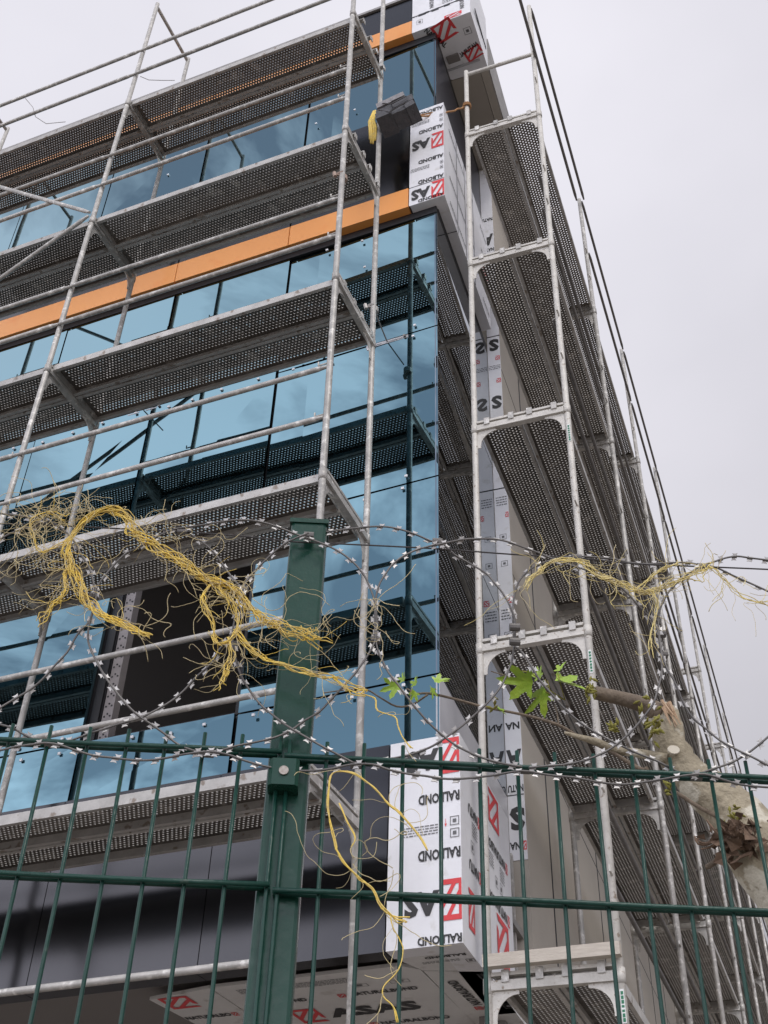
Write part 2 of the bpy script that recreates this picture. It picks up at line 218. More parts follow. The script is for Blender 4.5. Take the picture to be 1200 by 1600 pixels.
class Sheet(list):      # printed marks: every line of print and every emblem a part of its own
    def new(s): s.append(MB()); return s[-1]
    def add(s, v, f): return s.new().add(v, f)
    def build(s, name, m, parent, frame):
        for b in s: b.build(name, m, parent, frame)
# ------------------------------------------------------------------ lettering
_tc = {}
def glyphs(txt, bold=.035):
    if (txt, bold) in _tc: return _tc[(txt, bold)]
    cu = bpy.data.curves.new('lettering', 'FONT'); cu.body = txt; cu.size = 1; cu.resolution_u = 2; cu.offset = bold
    ob = bpy.data.objects.new('lettering', cu); COL.objects.link(ob)
    dg = bpy.context.evaluated_depsgraph_get(); me = bpy.data.meshes.new_from_object(ob.evaluated_get(dg))
    vs = [(v.co.x, v.co.y) for v in me.vertices]; fs = [tuple(p.vertices) for p in me.polygons]
    bpy.data.objects.remove(ob); bpy.data.curves.remove(cu); bpy.data.meshes.remove(me)
    x0 = min(v[0] for v in vs); x1 = max(v[0] for v in vs); y0 = min(v[1] for v in vs); y1 = max(v[1] for v in vs)
    _tc[(txt, bold)] = ([((x-x0)/(x1-x0), (y-y0)/(y1-y0)) for x, y in vs], fs)
    return _tc[(txt, bold)]
def text(mb, txt, O, ex, ey, w, h, bold=.035):
    vs, fs = glyphs(txt, bold); O, ex, ey = Vector(O), Vector(ex), Vector(ey)
    mb.add([O + ex*(x*w) + ey*(y*h) for x, y in vs], fs)
def poly(mb, pts, O, ex, ey, w, h):
    O, ex, ey = Vector(O), Vector(ex), Vector(ey)
    mb.add([O + ex*(x*w) + ey*(y*h) for x, y in pts], [tuple(range(len(pts)))])
EMBLEM = [[(0,0),(1,0),(.87,.13),(.13,.13)], [(0,0),(.13,.13),(.13,.87),(0,1)], [(0,1),(.13,.87),(.87,.87),(1,1)], [(1,1),(.87,.87),(.87,.34),(1,.24)],
          [(.26,.13),(.46,.13),(.87,.52),(.87,.72)], [(.13,.28),(.13,.48),(.50,.87),(.70,.87)]]
def emblem(mb, O, ex, ey, w, h):
    if isinstance(mb, Sheet): mb = mb.new()
    for p in EMBLEM: poly(mb, p, O, ex, ey, w, h)
def dashes(mb, O, ex, ey, w, lines, pitch, seed=0):      # rows of small print too fine to read
    rr = random.Random(seed); O, ex, ey = Vector(O), Vector(ex), Vector(ey)
    for i in range(lines):
        x = 0
        while x < w:
            l = min(rr.uniform(.008,.03), w-x); poly(mb, [(0,0),(1,0),(1,1),(0,1)], O + ex*x - ey*(i*pitch), ex, ey, l, pitch*.36); x += l + .006
def frame_icon(mb, O, ex, ey, w, h, t=.004):
    for a in ((0,0,w,t),(0,h-t,w,t),(0,t,t,h-2*t),(w-t,t,t,h-2*t),(w*.3,h*.3,w*.4,h*.4)):
        poly(mb, [(0,0),(1,0),(1,1),(0,1)], Vector(O)+Vector(ex)*a[0]+Vector(ey)*a[1], ex, ey, a[2], a[3])

# ================================================================== THE GROUND
g = MB(); R_ = 300
g.add([(-R_,-R_,0),(R_,-R_,0),(R_,R_,0),(-R_,R_,0)], [(0,1,2,3)])
gr = g.build('ground', 'ground'); gr['kind'] = 'structure'

# ================================================================== THE BUILDING
B = thing('office_building', 'unfinished office building with blue mirror glass, orange bands and film wrapped corner boxes', 'building', (-2.21, 6.2, 0))
W = WORLD
GX = [-2.21, -3.69, -4.94, -6.19, -7.44, -8.69, -9.94, -11.19]
BANDS = [3.60, 4.107, 5.82, 7.49, 9.045]
UP = (10.76, 12.165); YG = 6.155
gap = .007
clips = []
for i in range(len(GX)-1):
    for j in list(range(4)) + ['u']:
        z0, z1 = (BANDS[j], BANDS[j+1]) if j != 'u' else UP
        x1, x0 = GX[i], GX[i+1]
        if j == 1 and i == 1: continue                     # the pane not fitted yet
        rr = random.Random(i*10 + (9 if j == 'u' else j)); t = [rr.uniform(-.0035,.0035) for _ in range(4)]
        t = [.030, 0, .030, 0] if i == 0 else t
        a, b, c, d = x0+gap, x1-(gap if i else 0), z0+gap, z1-gap
        mb = MB(); mb.hexa([(a,YG+t[0],c),(b,YG if i == 0 else YG+t[1],c),(b,YG+.024,c),(a,YG+.024,c),(a,YG+t[2],d),(b,YG if i == 0 else YG+t[3],d),(b,YG+.024,d),(a,YG+.024,d)])
        mb.build('glass_pane', 'glass', B, W)
        mb = MB(); mb.box(x0+.0005, x1-(.0005 if i else .03), 6.20, 6.262, z0, z1); mb.build('backing_panel', 'black', B, W)
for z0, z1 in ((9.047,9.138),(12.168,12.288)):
    mb = MB(); mb.box(-11.19,-2.212,YG-.004,6.26,z0,z1); mb.build('soffit_reflection_bar','black',B,W)  # black bar standing in for the dark soffit reflected in the glass top
SB = [0, 1.775]
for j in list(range(4)) + ['u']:
    z0, z1 = (BANDS[j], BANDS[j+1]) if j != 'u' else UP
    if j == 0:
        mb = MB(); mb.rbox(-.044, 1.775-gap, -.024, .002, z0+gap, z1-gap); mb.build('grey_pane', 'pane_grey', B, W)  # plain grey pane in the lowest band instead of mirror glass
    else:
        mb = MB(); mb.rbox(-.044, 1.775-gap, -.024, 0, z0+gap, z1-gap); mb.build('glass_pane' if j != 'u' else 'dark_reflection_pane', 'glass_side' if j != 'u' else 'dark_reflection_pane', B, W)  # topmost pane is glass with the dark reflection painted in
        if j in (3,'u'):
            mb = MB(); mb.rbox(.0, 1.775-gap, -.024, -.002, z1-gap, z1+.122); mb.build('soffit_reflection_bar','black',B,W)  # same stand-in reflection bar carried along the right side
    mb = MB(); mb.rbox(.065, 1.775, -.06, -.03, z0, z1); mb.build('backing_panel', 'black', B, W)
# frame round the missing pane, with the drilled aluminium profile on its left
mb = MB(); mb.box(-4.935,-4.865,6.2,6.3,4.12,5.81); mb.box(-4.86,-4.855,6.215,6.3,4.12,5.81); mb.build('opening_jamb','black',B,W)
mb = MB(); mb.box(-4.85,-4.765,6.225,6.30,4.12,5.81); jp = mb.build('aluminium_profile','alu_dull',B,W)
mb = MB()
for k in range(20):
    for xx in (-4.832,-4.808,-4.784):
        z = 4.16 + k*.085 + (.02 if xx == -4.808 else 0); mb.tube([(xx,6.2215,z),(xx,6.2248,z)], .0075, 8)
mb.build('drill_holes','print_red' if False else 'black',jp,W)
mb = MB(); mb.box(-3.72,-3.695,6.2,6.3,4.12,5.81); mb.box(-4.76,-3.725,6.22,6.32,4.112,4.15); mb.build('opening_sill','black',B,W)
# small white spacer clips along the pane joints
for i in range(4):
    for zz in BANDS[1:-1]:
        for fx in (.16,.40,.68,.88):
            x = GX[i] + (GX[i+1]-GX[i])*fx; rr = random.Random(int(x*977+zz*31))
            for dz in (-.055,.055) if rr.random() < .8 else (-.055,):
                xx = x + rr.uniform(-.05,.05); z = zz + dz*rr.uniform(.6,1.4)
                if -4.9 < xx < -3.7 and 4.1 < z < 5.85: continue
                cp = MB(); cp.box(xx-.011, xx+.011, YG-.016, YG-.005, z-.010, z+.010); cp.build('spacer_clip', 'film', B, W)
for x, z in ((-5.39,11.29),(-3.57,11.27),(-3.12,11.27),(-2.94,8.95),(-2.9,8.55),(-3.3,8.98)):
    cp = MB(); cp.box(x-.011, x+.011, YG-.016, YG-.005, z-.010, z+.010); cp.build('spacer_clip', 'film', B, W)
# cladding bands on the left facade
XB = [-2.455, -3.685, -4.925, -6.235, -7.475, -8.715, -9.955, -11.19]
for i in range(len(XB)-1):
    a, b = XB[i+1]+.005, XB[i]-.005
    for nm, mt, z0, z1 in (('orange_panel','orange',9.14,9.43),('orange_panel','orange',12.29,12.56)):
        mb = MB(); mb.box(a, b, 6.07, 6.195, z0, z1); mb.build(nm, mt, B, W)
    for z0, z1 in ((9.436,10.75),(12.566,13.08)):
        mb = MB(); mb.box(a+.003, b-.003, 6.073, 6.195, z0, z1); mb.build('grey_panel','grey_acp',B,W)
XL = [-2.505, -3.69, -4.89, -6.12, -7.35, -8.58, -9.81, -11.19]
for i in range(len(XL)-1):
    mb = MB(); mb.box(XL[i+1]+.003, XL[i]-.003, 6.07, 6.195, 2.32, 3.60); mb.build('grey_panel','grey_acp',B,W)
for z0, z1 in ((2.33,3.59),(9.15,10.74),(12.30,13.07)):
    mb = MB(); mb.box(-11.19,-2.40,6.10,6.19,z0,z1)
    # (thin dark core that shows in the joints between panels)
    mb.v = [(x, y if y > 6.15 else 6.16, z) for x, y, z in mb.v]
    mb.v = [(x, 6.199 if y == 6.19 else y, z) for x, y, z in mb.v]; mb.build('joint_backing','black',B,W)
mb = MB(); mb.box(-11.19,-2.46,6.05,6.40,13.085,13.13); mb.build('parapet_coping','galv_dull',B,W)
# inside
mb = MB(); mb.box(-11.1,-2.9,9.6,9.9,2.46,12.2); mb.box(-11.1,-2.6,6.35,9.6,3.62,3.80); mb.box(-11.1,-2.6,6.35,9.6,8.9,9.1); mb.build('interior_wall','dark_room',B,W)
mb = MB(); mb.prism([(-11.19,6.30),(-2.40,6.30),tuple(RP(26,-.4)[:2]),(-11.19,32)], 12.60, 12.9); mb.build('roof','concrete',B,W)
mb = MB(); mb.box(-11.19,-4.0,8.6,9.2,-1.5,2.44); mb.build('ground_floor_wall','dark_room',B,W)
mb = MB(); mb.prism([(-11.19,6.12),(-2.42,6.12),tuple(RP(.1,-.06)[:2]),tuple(RP(1.7,-.06)[:2]),(-3.9,9.6),(-11.19,9.6)], 2.40, 2.455); mb.build('soffit_backing','dark_room',B,W)

EX, EZ = Vector((1,0,0)), Vector((0,0,1))
def corner_box(name, xl, d, s_end, z0, z1, seams_z=(), seams_s=()):
    yF = 6.07
    c = ((GC.dot(nR)+d) + yF*sin(DL))/cos(DL)
    e = RP(s_end, d); e2 = RP(s_end, .004); k = RP(.0, .004)
    mb = MB(); mb.prism([(xl,yF),(c,yF),(e.x,e.y),(e2.x,e2.y),(k.x,6.196),(xl,6.196)], z0, z1)
    o = mb.build(name, 'film', B, W)
    if seams_z or seams_s:
        mb = MB()
        for z in seams_z: mb.box(xl, c, yF-.0025, yF-.0005, z-.003, z+.003)
        for s in seams_s: mb.rbox(s-.004, s+.004, d+.0005, d+.0025, z0, z1)
        mb.build('film_seam','black',o,W)
    return o, c
# ---- lower corner box
o, c = corner_box('wrapped_corner_box', -2.5, .152, 1.10, 2.32, 3.60, (), (.29,))
LBO = o
bk, rd, gy = Sheet(), Sheet(), MB(); y = 6.0665
UX, UZ = Vector((-1,0,0)), Vector((0,0,-1))        # film applied upside down
for zc in (3.19, 2.84):
    text(bk, 'RALBOND', (c-.004, y, zc+.033), UX, UZ, .258, .066)
for zt in (3.575, 2.685):
    emblem(rd, (c-.002, y, zt), UX, UZ, .125, .235)
    text(bk, 'AS', (c-.132, y, zt-.052), UX, UZ, .215, .145, .05)
text(bk, 'RALBOND', (c-.004, y, 2.375), UX, UZ, .258, .05)
dashes(gy, (-2.19, y, 2.975), UX, UZ, .21, 4, .017, 3)
frame_icon(gy, (c-.01, y, 3.06), UX, UZ, .055, .055); frame_icon(gy, (c-.01, y, 2.985), UX, UZ, .055, .055)
poly(rd, [(.4,0),(.6,0),(.6,.6),(1,.6),(.5,1),(0,.6),(.4,.6)], (c-.085, y, 3.05), UX, UZ, .014, .05)
ds = .152+.0035
def rtext(mb, t, s, z, w, h, dd=ds, bold=.035):    # upside-down line on a right-hand face, starting at s and running towards the corner
    text(mb, t, RP(s, dd, z), -uR, UZ, w, h, bold)
for zc in (3.19, 2.84):
    rtext(bk, 'NATU', .235, zc+.033, .21, .066); emblem(rd, RP(.285, ds, zc+.036), -uR, UZ, .04, .072)
    rtext(bk, 'NATURALBOND', .93, zc+.033, .52, .066); emblem(rd, RP(1.0, ds, zc+.036), -uR, UZ, .055, .072)
emblem(rd, RP(.80, ds, 3.575), -uR, UZ, .27, .235); emblem(rd, RP(.95, ds, 2.785), -uR, UZ, .30, .30); emblem(rd, RP(.12, ds, 2.685), -uR, UZ, .13, .235)
for s0 in (.22,.62,.9): dashes(gy, RP(s0, ds, 3.05), -uR, UZ, .12, 5, .02, int(s0*100))
for s0, z in ((.14,3.0),(.72,3.02),(.84,3.02)): frame_icon(gy, RP(s0, ds, z), -uR, UZ, .07, .07)
bk.build('lettering','print_black',o,W); rd.build('emblem','print_red',o,W); gy.build('fine_print','print_grey',o,W)
# ---- middle corner box
o, c = corner_box('wrapped_corner_box', -2.45, .10, 1.55, 9.14, 10.69, (9.415,), (.32,.62,.95))
bk, rd, gy = Sheet(), Sheet(), MB()
for zc in (10.61,10.285,9.78,9.455):
    text(bk, 'ALBOND', (c-.004, y, zc+.033), UX, UZ, .255, .062)
for zt in (10.195, 9.40):
    emblem(rd, (c-.002, y, zt), UX, UZ, .125, .25); text(bk, 'AS', (c-.138, y, zt-.04), UX, UZ, .19, .16, .05)
text(bk, 'ALBOND', (c-.004, y, 9.195), UX, UZ, .255, .05)
dashes(gy, (-2.25, y, 10.43), UX, UZ, .19, 3, .02, 5); dashes(gy, (-2.25, y, 9.66), UX, UZ, .19, 3, .02, 6)
for z in (10.50,10.42,9.70,9.62): frame_icon(gy, (c-.01, y, z), UX, UZ, .03, .05)
ds2 = .1035
for zc in (10.5,10.1,9.7,9.3):
    for s0 in (.30,.60,.93,1.5): rtext(gy, 'NATURALBOND', s0, zc, .26, .05, ds2)
emblem(rd, RP(1.5, ds2, 9.9), -uR, UZ, .2, .25)
bk.build('lettering','print_black',o,W); rd.build('emblem','print_red',o,W); gy.build('fine_print','print_grey',o,W)
mb = MB(); mb.box(-2.45, -2.44, 6.068, 6.19, 9.1365, 9.139); mb.rbox(.28,.286,.006,.10,9.1365,9.139); mb.build('film_seam','black',o,W)
# ---- roof corner box and the overhanging eaves on the right
cx = -1.782
e0, e1 = RP(.55,.435), RP(.55,.02)
mb = MB(); mb.prism([(-2.455,6.07),(cx,6.07),(e0.x,e0.y),(e1.x,e1.y),(-2.455,6.60)], 12.285, 13.42); o = mb.build('wrapped_roof_box','film',B,W)
bk, rd, gy = Sheet(), Sheet(), MB(); zs = 12.2815
SX, SY = Vector((1,0,0)), Vector((0,-1,0))
ang = radians(14); ex2 = Vector((cos(ang),-sin(ang),0)); ey2 = Vector((-sin(ang),-cos(ang),0))
emblem(rd, (-2.20, 6.30, zs), ex2, ey2, .24, .22)
emblem(rd, (-1.98, 6.62, zs), ex2, ey2, .20, .14)
text(bk, 'NATURAL', (-2.33, 6.10, zs), Vector((.5,.866,0)), Vector((.866,-.5,0)), .30, .06)
text(bk, 'NATURAL', (-1.82, 6.46, zs), Vector((-.95,.3,0)), Vector((-.3,-.95,0)), .24, .055)
frame_icon(gy, (-2.43, 6.3, zs), SX, SY, .07, .1); frame_icon(gy, (-1.92, 6.3, zs), SX, SY, .08, .08)
emblem(rd, (-2.08, 6.0665, 12.30), EX, EZ, .20, .09)
text(gy, 'NATURAL', (-2.20, 6.0665, 12.68), EZ, -EX, .30, .05); dashes(gy, (-2.1,6.0665,12.8), EX, EZ, .12, 5, .03, 8)
text(gy, 'NATURAL', (-1.85, 6.0665, 12.42), EZ, -EX, .28, .05); frame_icon(gy, (-2.4,6.0665,12.42), EX, EZ, .07, .09)
bk.build('lettering','print_black',o,W); rd.build('emblem','print_red',o,W); gy.build('fine_print','print_grey',o,W)
tp = MB(); rr = random.Random(4); x = -2.455; zc = 12.62
while x < cx-.02:                                   # torn edge of the film along the joint
    w = rr.uniform(.03,.09); h = rr.uniform(.006,.03); tp.box(x, min(x+w,cx), 6.0655, 6.069, zc-h, zc+h*.6); x += w*.9; zc += w*.02 + rr.uniform(-.008,.008)
s = .0
for _ in range(7):
    w = rr.uniform(.04,.09); h = rr.uniform(.01,.04); tp.rbox(max(s,.0), s+w, .432, .4385, 12.62-h, 12.62+h); s += w
tp.build('torn_film_edge','black',o,W)
mb = MB(); mb.rbox(.43, 25, .0, .345, 12.29, 12.58); mb.v = [(x,y,z) for x,y,z in mb.v]; mb2 = MB(); mb2.rbox(.56, 25, -.40, .34, 12.288, 12.56); mb2.build('eaves_soffit','soffit',B,W)
mb = MB(); mb.rbox(.56, 25, .345, .43, 12.285, 12.95); mb.build('eaves_fascia','beige',B,W)
mb = MB(); mb.rbox(.56, 25, .431, .445, 12.30, 12.97); mb.build('roof_edge_flashing','galv_dull',B,W)
mb = MB(); mb.box(-2.20,-2.06,6.46,6.55,12.262,12.2805); mb.build('soffit_vent','dark_room',o,W)
mb = MB(); mb.box(-2.26,-1.86,6.612,6.63,12.262,12.284); mb.build('trim_strip','alu',o,W)
# ---- projecting wall beyond the right glass
mb = MB(); mb.rbox(1.784, 25, -.35, .135, -1.5, 12.28); mb.build('beige_wall','beige',B,W)
mb = MB()
for s in (2.66,3.9,5.1,6.3,7.5,8.7,10,12,14,16,18,20): mb.rbox(s-.020, s+.020, .1345, .1375, -1.4, 12.2)
for z in (8.78,6.2,4.9): mb.rbox(1.79, 24, .1345, .1368, z-.006, z+.006)
mb.build('panel_joint','black',B,W)
mb = MB(); mb.rbox(1.7765, 1.7825, .003, .133, 3.60, 12.25); pf = mb.build('wrapped_reveal','film',B,W)
bk, rd, gy = Sheet(), Sheet(), MB()
PX = nR; sp = 1.7745                               # face towards the street
def P_(d, z): return RP(sp, d, z)
for zc in (9.14, 8.31): text(bk, 'S', P_(.125, zc+.10), -PX, UZ, .105, .18, .05)
for zc in (8.95, 8.62): emblem(rd, P_(.128, zc+.03), -PX, UZ, .045, .06)
dashes(gy, P_(.128, 8.80), -PX, UZ, .12, 3, .022, 11)
text(bk, 'NA', P_(.125, 4.74), -PX, UZ, .115, .065); text(bk, 'NATU', P_(.13, 4.20), -PX, UZ, .12, .06)
poly(bk, [(0,0),(1,0),(1,1),(0,1)], P_(.13,4.12), -PX, UZ, .128, .008)
text(bk, 'A', P_(.128, 4.50), -PX, UZ, .12, .19, .05); text(bk, 'S', P_(.128, 4.02), -PX, UZ, .115, .19, .05)
text(bk, 'NA', P_(.085, 3.74), -PX, UZ, .08, .06); emblem(rd, P_(.13, 3.745), -PX, UZ, .04, .07)
for z in (5.74,7.0): dashes(gy, P_(.12, z), -PX, UZ, .1, 4, .03, int(z*10))
for z in (6.65,6.35,5.6): frame_icon(gy, P_(.10, z), -PX, UZ, .06, .06)
emblem(rd, P_(.13, 5.95), -PX, UZ, .05, .06); emblem(rd, P_(.13, 6.9), -PX, UZ, .03, .06)
text(bk, 'A', P_(.128, 11.0), -PX, UZ, .12, .2, .05)
for z in (11.3,10.75): text(bk, 'NATU', P_(.13, z), -PX, UZ, .125, .06)
bk.build('lettering','print_black',pf,W); rd.build('emblem','print_red',pf,W); gy.build('fine_print','print_grey',pf,W)
mb = MB(); mb.rbox(1.776,1.7838,.0025,.1338,7.185,7.2); mb.rbox(1.776,1.7838,.0025,.1338,9.275,9.29); mb.build('film_seam','black',pf,W)
# bare subframe between the lower box and the wall
mb = MB(); mb.rbox(1.11, 1.775, -.09, -.03, 2.0, 3.59); mb.build('subframe_backing','dark_room',B,W)
for s0, s1, m_ in ((1.22,1.28,'galv_dull'),(1.40,1.50,'alu'),(1.62,1.66,'galv')):
    mb = MB(); mb.rbox(s0, s1, -.028, .05, 1.9, 3.59); mb.build('subframe_stud', m_, B, W)
mb = MB(); mb.rbox(1.12,1.77,.0,.045,3.02,3.07); mb.rbox(1.12,1.77,.0,.045,2.55,2.60); mb.v=[(x+.03*nR.x,y,z) for x,y,z in mb.v]; mb.build('subframe_rail','galv_dull',B,W)
# ---- soffit under the first floor
zS = 2.32; zt = zS-.0035
mb = MB(); mb.prism([(-4.20,6.40),(-3.74,6.32),(-3.74,9.3),(-3.95,9.3),(-4.02,8.9)], zS, zS+.02); s1 = mb.build('wrapped_soffit_panel','film_soffit',B,W)
mb = MB(); mb.prism([(-3.73,6.315),(-2.52,6.305),(-2.42,6.40),(-2.47,9.3),(-3.73,9.3)], zS, zS+.02); s2 = mb.build('wrapped_soffit_panel','film_soffit',B,W)
k1 = RP(.33,.148); k2 = RP(1.75,.148)
mb = MB(); mb.prism([(-2.41,6.43),(k1.x,k1.y),(k2.x,k2.y),(-2.46,8.0)], zS, zS+.02); s3 = mb.build('wrapped_soffit_panel','film_soffit',B,W)
k0 = RP(.25,.148)
mb = MB(); mb.prism([(-2.49,6.2),(-2.2,6.2),(-2.1,6.2),(k0.x,k0.y),(k1.x,k1.y-.006),(-2.41,6.42)], zS+.001, zS+.02); s4 = mb.build('wrapped_soffit_panel','film_soffit',B,W)
bk, rd, gy = Sheet(), Sheet(), MB()
text(bk, 'ASAS', (-3.25, 7.05, zt), SX, SY, .61, .165, .05); emblem(rd, (-3.47, 7.10, zt), SX, SY, .18, .26)
text(bk, 'NATURALBOND', (-2.98, 6.70, zt), SX, SY, .44, .055); emblem(rd, (-3.05, 6.705, zt), SX, SY, .05, .06)
text(bk, 'ALBOND', (-3.5, 6.70, zt), SX, SY, .24, .055)
text(bk, 'NATURALBOND', (-3.0, 7.27, zt), SX, SY, .46, .06); emblem(rd, (-3.07, 7.275, zt), SX, SY, .05, .065)
dashes(gy, (-3.6, 6.40, zt), SX, SY, .75, 4, .022, 21)
for x in (-2.92,-2.66): frame_icon(gy, (x, 6.56, zt), SX, SY, .12, .05)
bk.build('lettering','print_black',s2,W); rd.build('emblem','print_red',s2,W); gy.build('fine_print','print_grey',s2,W)
bk, rd, gy = Sheet(), Sheet(), MB()
emblem(rd, (-4.14, 6.60, zt), SX, SY, .20, .21); text(bk, 'NATURALBO', (-4.16, 6.82, zt), SX, SY, .32, .06); emblem(rd, (-3.83, 6.83, zt), SX, SY, .04, .065)
bk.build('lettering','print_black',s1,W); rd.build('emblem','print_red',s1,W)
bk, rd, gy = Sheet(), Sheet(), MB(); nY, nX = Vector((-.02,-1,0)).normalized(), Vector((-1,.02,0)).normalized()
text(bk, 'NATURALBOND', (-2.27, 7.08, zt), nY, nX, .46, .065); emblem(rd, (-2.27, 7.17, zt), nY, nX, .06, .07)
dashes(gy, (-2.12, 6.95, zt), nY, nX, .4, 4, .022, 31); frame_icon(gy, (-2.10,7.2,zt), nY, nX, .09, .06)
bk.build('lettering','print_black',s3,W); rd.build('emblem','print_red',s3,W); gy.build('fine_print','print_grey',s3,W)
bk, gy = Sheet(), MB(); text(bk, 'RALBOND', (-2.09, 6.215, zt+.001), UX, Vector((0,1,0)), .24, .035)
dashes(gy, (-2.15,6.31,zt+.001), UX, Vector((0,1,0)), .22, 2, .018, 41); frame_icon(gy, (-2.07,6.31,zt+.001), UX, Vector((0,1,0)), .05,.05)
bk.build('lettering','print_black',s4,W); gy.build('fine_print','print_grey',s4,W)

# ================================================================== SCAFFOLDING
WD = .72
def frame_proto(levels, z_out, z_in, top_bar, label, group, m='galv', studs=True):
    """one ladder of stacked frames: local x along the bay, y from outer (0) to inner (.72), z = height above ground"""
    t = thing('scaffold_standard', label, 'scaffold frame', group=group)
    for y, zt_ in ((0, z_out+H), (WD, z_in+H)):
        u = MB(); u.tube([(0,y,0),(0,y,zt_)], .0235, 12)
        for l in levels:
            u.tube([(0,y,l+H-.10),(0,y,l+H-.02)], .0285, 12)
        u.tube([(0,y,0),(0,y,.02)], .075, 8)
        up = u.build('upright', m, t, smooth=True)
        for l in levels if y == 0 else ():
            for dz in (.48,.98):
                z = l+H+dz
                if z < zt_-.02:
                    p = MB(); p.tube([(-.02,y-.01,z),(-.085,y-.01,z),(-.085,y-.01,z+.035)], .007, 6); p.build('rail_pin', m, up)

    for l in levels:
        z = l+H; tr = MB()
        tr.box(-.024,.024,.022,WD-.022,z-.088,z-.036)
        tr.box(-.020,.020,.022,WD-.022,z-.012,z+.008)
        tro = tr.build('transom', m, t)
        for sgn, y0 in ((1,.022),(-1,WD-.022)):
            pts = [(y0,z-.089),(y0+sgn*.15,z-.089)] + [(y0+sgn*(.15-.125*sin(a)), z-.089-.02-.125*(1-cos(a))) for a in [k*pi/2/6 for k in range(7)]] + [(y0+sgn*.025,z-.26),(y0,z-.26)]
            gm = MB(); n = len(pts)
            gm.add([(-.004,a,b) for a,b in pts]+[(.004,a,b) for a,b in pts], [tuple(range(n)), tuple(range(2*n-1,n-1,-1))]+[(i,n+i,n+(i+1)%n,(i+1)%n) for i in range(n)])
            gm.build('gusset', m, tro)
    if top_bar is not None:
        tr = MB(); tr.tube([(0,.02,top_bar+H),(0,WD-.02,top_bar+H)], .02, 10); tr.build('top_rail', m, t)
    return t

# perforated planks: real holes, sheet shared by every deck
def perforated(L0, L1, y0, y1, z):
    px, py = .0300, .0262; r = .0076; th = -.007
    mb = MB(); nx = int((L1-L0-.06)/px); ny = int((y1-y0-.05)/py)
    xa = (L0+L1)/2 - nx*px/2; ya = (y0+y1)/2 - ny*py/2
    oc = [pi/8 + k*pi/4 for k in range(8)]
    for j in range(ny):
        off = px/2 if j % 2 else 0
        n = nx - (1 if j % 2 else 0)
        yb = ya + j*py; yt = yb + py
        for i in range(n):
            xb = xa + off + i*px; xt = xb + px; cx_, cy_ = (xb+xt)/2, (yb+yt)/2
            vs = [(cx_+px/2*sx, cy_+py/2*sy, z) for sx, sy in ((1,0),(1,1),(0,1),(-1,1),(-1,0),(-1,-1),(0,-1),(1,-1))]
            vs += [(cx_+r*cos(k*pi/4), cy_+r*sin(k*pi/4), z) for k in range(8)]
            vs += [(cx_+r*.96*cos(k*pi/4), cy_+r*.96*sin(k*pi/4), z-th) for k in range(8)]
            mb.add(vs, [(k,(k+1)%8,8+(k+1)%8,8+k) for k in range(8)] + [(8+k,8+(k+1)%8,16+(k+1)%8,16+k) for k in range(8)]); mb.second += list(range(len(mb.f)-8, len(mb.f)))
        if off:
            mb.add([(xa,yb,z),(xa+off,yb,z),(xa+off,yt,z),(xa,yt,z)], [(0,1,2,3)])
            mb.add([(xa+off+n*px,yb,z),(xa+nx*px,yb,z),(xa+nx*px,yt,z),(xa+off+n*px,yt,z)], [(0,1,2,3)])
    xe, ye = xa+nx*px, ya+ny*py
    for a in ((L0,L1,y0,ya),(L0,L1,ye,y1),(L0,xa,ya,ye),(xe,L1,ya,ye)):
        mb.add([(a[0],a[2],z),(a[1],a[2],z),(a[1],a[3],z),(a[0],a[3],z)], [(0,1,2,3)])
    return mb
LB = 2.58
def deck_proto():
    t = thing('scaffold_deck', 'perforated steel deck of two planks', 'scaffold deck')
    for y0, y1 in ((.032,.352),(.366,.686)):
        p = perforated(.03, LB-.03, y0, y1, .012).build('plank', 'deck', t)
        for a, b, c_ in ((y0,y0+.004,1),(y1-.004,y1,-1)):
            r = MB(); r.box(.03, LB-.03, a, b, -.052, .0115)
            q = sorted((b if c_ == 1 else a, (b if c_ == 1 else a) + c_*.022)); r.box(.03, LB-.03, q[0], q[1], -.052, -.048)
            if c_ == 1: r.box(.03, LB-.03, b, b+.014, -.049, -.036)
            r.build('side_rail', 'deck_rail', p)
        for x0, x1 in ((.028,.031),(LB-.031,LB-.028)):
            r = MB(); r.box(x0, x1, y0+.005, y1-.005, -.05, .011); r.build('end_plate', 'deck_rail', p)
        for x, sg in ((-.034,1),(LB+.034,-1)):
            for yc in (y0+.06, y1-.07):
                hk = MB(); xs = sorted((x, x+sg*.07)); hk.box(xs[0], xs[1], yc-.021, yc+.021, .0085, .019)
                xs = sorted((x, x+sg*.009)); hk.box(xs[0], xs[1], yc-.021, yc+.021, -.046, .0085); hk.build('hook', 'galv', p)
    return t
def rail_proto(L):
    t = MB(); t.tube([(0,0,0),(.03,0,0),(.08,0,0),(L-.08,0,0),(L-.03,0,0),(L,0,0)], [.012,.014,.0195,.0195,.014,.012], 10)
    return t.build('guard_rail', 'galv', smooth=True)

TIER = ['top', 'fourth', 'third', 'second', 'lowest']
BAY = ['bay nearest the corner', 'second bay from corner', 'third bay from corner', 'fourth bay from corner', 'fifth bay from corner', 'sixth bay from corner', 'seventh bay from corner', 'eighth bay from corner']
ORD = ['end', 'second', 'third', 'fourth', 'fifth', 'sixth', 'seventh', 'eighth', 'ninth']
LL = [11.05, 9.06, 7.07, 5.09, 3.0]; RL = [10.37, 8.37, 6.37, 4.37, 2.2]
